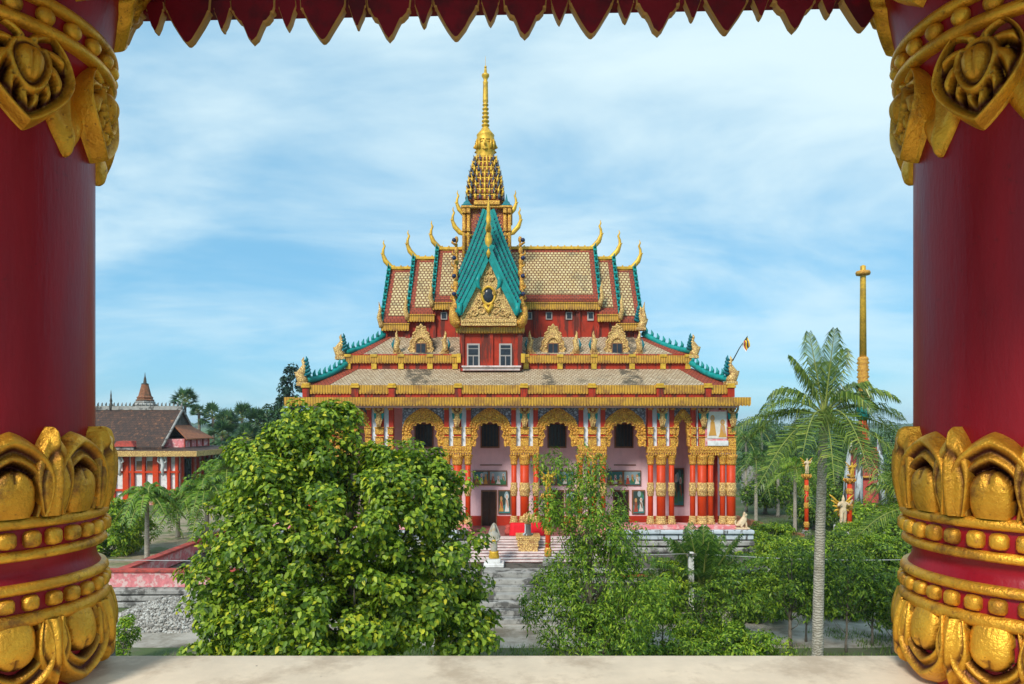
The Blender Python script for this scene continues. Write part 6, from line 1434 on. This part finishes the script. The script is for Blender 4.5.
for i, ((px, py, Y, rx, h, m_), lb) in enumerate(zip(hd, hl)):
    zt = PZ(py, Y); zb2 = max(0, zt-h*1.6); g0 = 1.75 if (Y > 37 and PX(px, Y) < PX(770, 37)-.5) else 0
    tree('bush', lb, PX(px, Y), Y, g0, zt, rx, rx*.8, max(g0+.1, zb2), int(34*rx*max(1, h*.6)), 56, .27, (.2 if Y > 32 else .15)*(1 if i % 3 else 1.25), m_, .05, 200+i, 'bush', six=False, core=.4, nl=10)
def sapling(lb, px, Y, pyt, rx, seed, m_=L_mid, r0=.06, low=.3):
    zt = PZ(pyt, Y); x = PX(px, Y); z0 = 0
    tree('sapling', lb, x, Y, z0, zt, rx, rx, zt*low, int(46*rx*(zt*.35)), 32, .26, .17, m_, r0, seed, 'young tree', six=False, core=.1, nl=26)
sapling('thin sapling with a pale trunk right of the whitewashed post', 790, 29, 540, 1.5, 301, L_mid, .085)
sapling('leafy sapling between the dark palm and the pale-trunked sapling', 735, 28.5, 566, 1.1, 302, L_mid, .05)
sapling('sapling with sparse leaves directly right of the coconut trunk', 846, 28.6, 548, 1.2, 303, L_mid, .05)
sapling('sapling halfway between coconut trunk and right column', 872, 29.5, 556, 1.1, 304, L_mid, .05)
sapling('rightmost sapling, close to the right column', 893, 28.4, 570, 1.0, 305, L_mid, .05)
sapling('small sapling in front of the whitewashed post', 700, 28, 585, .9, 306, L_mid, .04)
sapling('small bushy sapling right of the feathery tree', 662, 28.6, 572, 1.0, 307, L_brt, .04)
sapling('sapling close to the left side of the coconut trunk', 806, 30, 552, 1.1, 308, L_mid, .045)
# grass and weeds between things
rg = np.random.default_rng(9); n = 52000
X = rg.uniform(-28, 48, n); Yy = rg.uniform(24, 66, n); keep = np.array([noise.noise(Vector((x*.28, y*.5, 3)))+.2*noise.noise(Vector((x, y, 1))) for x, y in zip(X, Yy)])
pathm = (Yy > 29.4) & (Yy < 34.4); k_ = np.where(pathm, keep > .28, keep > -.12) & ~((X < -8) & (Yy > 30)) & ~((X < 14.5+(Yy-37)*.0) & (Yy > 36.2)); X, Yy = X[k_], Yy[k_]
Pg = np.stack([X, Yy, np.zeros_like(X)], 1); Pg = np.repeat(Pg, 5, 0)+np.concatenate([rg.normal(0, .12, (len(X)*5, 2)), np.zeros((len(X)*5, 1))], 1)
hgt = rg.uniform(.06, .26, len(Pg))*np.where(Pg[:, 1] > 36, 1.8, 1); az = rg.uniform(0, 6.283, len(Pg)); tip = Pg+np.stack([np.cos(az)*hgt*.5, np.sin(az)*hgt*.5, hgt], 1); sd_ = np.stack([-np.sin(az), np.cos(az), np.zeros(len(az))], 1)*.018
V = np.stack([Pg-sd_, Pg+sd_, tip], 1).reshape(-1, 3); m = len(Pg)
me = bpy.data.meshes.new('grass'); me.vertices.add(len(V)); me.vertices.foreach_set('co', V.reshape(-1)); me.loops.add(3*m); me.loops.foreach_set('vertex_index', np.arange(3*m, dtype=np.int32)); me.polygons.add(m); me.polygons.foreach_set('loop_start', np.arange(0, 3*m, 3, dtype=np.int32)); me.update(calc_edges=True)
tag(link_mesh('grass', me, leafmat('weedy_grass', (.06, .1, .02), (.11, .2, .03), (.22, .3, .06))), None, None, None, 'stuff')
# ---- far woods along the horizon
rg = np.random.default_rng(21); PP = []; NN = []
for (Y, h, n, jit) in ((260, 6.5, 9000, 12), (1300, 9.5, 9000, 60)):
    X = rg.uniform(-Y*.85, Y*.85, n)
    if Y == 260: keepm = (X < Y*.36) ; X = X[keepm]
    hh = h*(.72+.38*np.array([noise.noise(Vector((x/(Y*.02), Y, 0))) for x in X])); u = rg.uniform(0, 1, len(X))**.6
    PP.append(np.stack([X, Y+rg.normal(0, jit, len(X)), hh*u], 1)); NN.append(np.stack([rg.normal(0, .3, len(X)), -np.ones(len(X))*.5, np.ones(len(X))], 1))
for i, s in enumerate((1.6, 7.0)):
    tag(leaf_mesh('distant_woods', PP[i], NN[i], s, L_dark, None, 5+i, .8, .1, .1, six=False), None, None, None, 'stuff')

# ---- the air between
hm = bpy.data.materials.new('pale_haze'); hm.use_nodes = True; th = hm.node_tree; th.nodes.clear()
vo = th.nodes.new('ShaderNodeVolumePrincipled'); vo.inputs['Density'].default_value = 0.00022; vo.inputs['Color'].default_value = (.82, .92, 1, 1); oo = th.nodes.new('ShaderNodeOutputMaterial'); th.links.new(vo.outputs[0], oo.inputs['Volume'])
b = MB(); b.box(-2650, 2650, -350, 3650, -1.1, 38); tag(b.build('haze', hm, None, None, False), None, None, None, 'stuff')
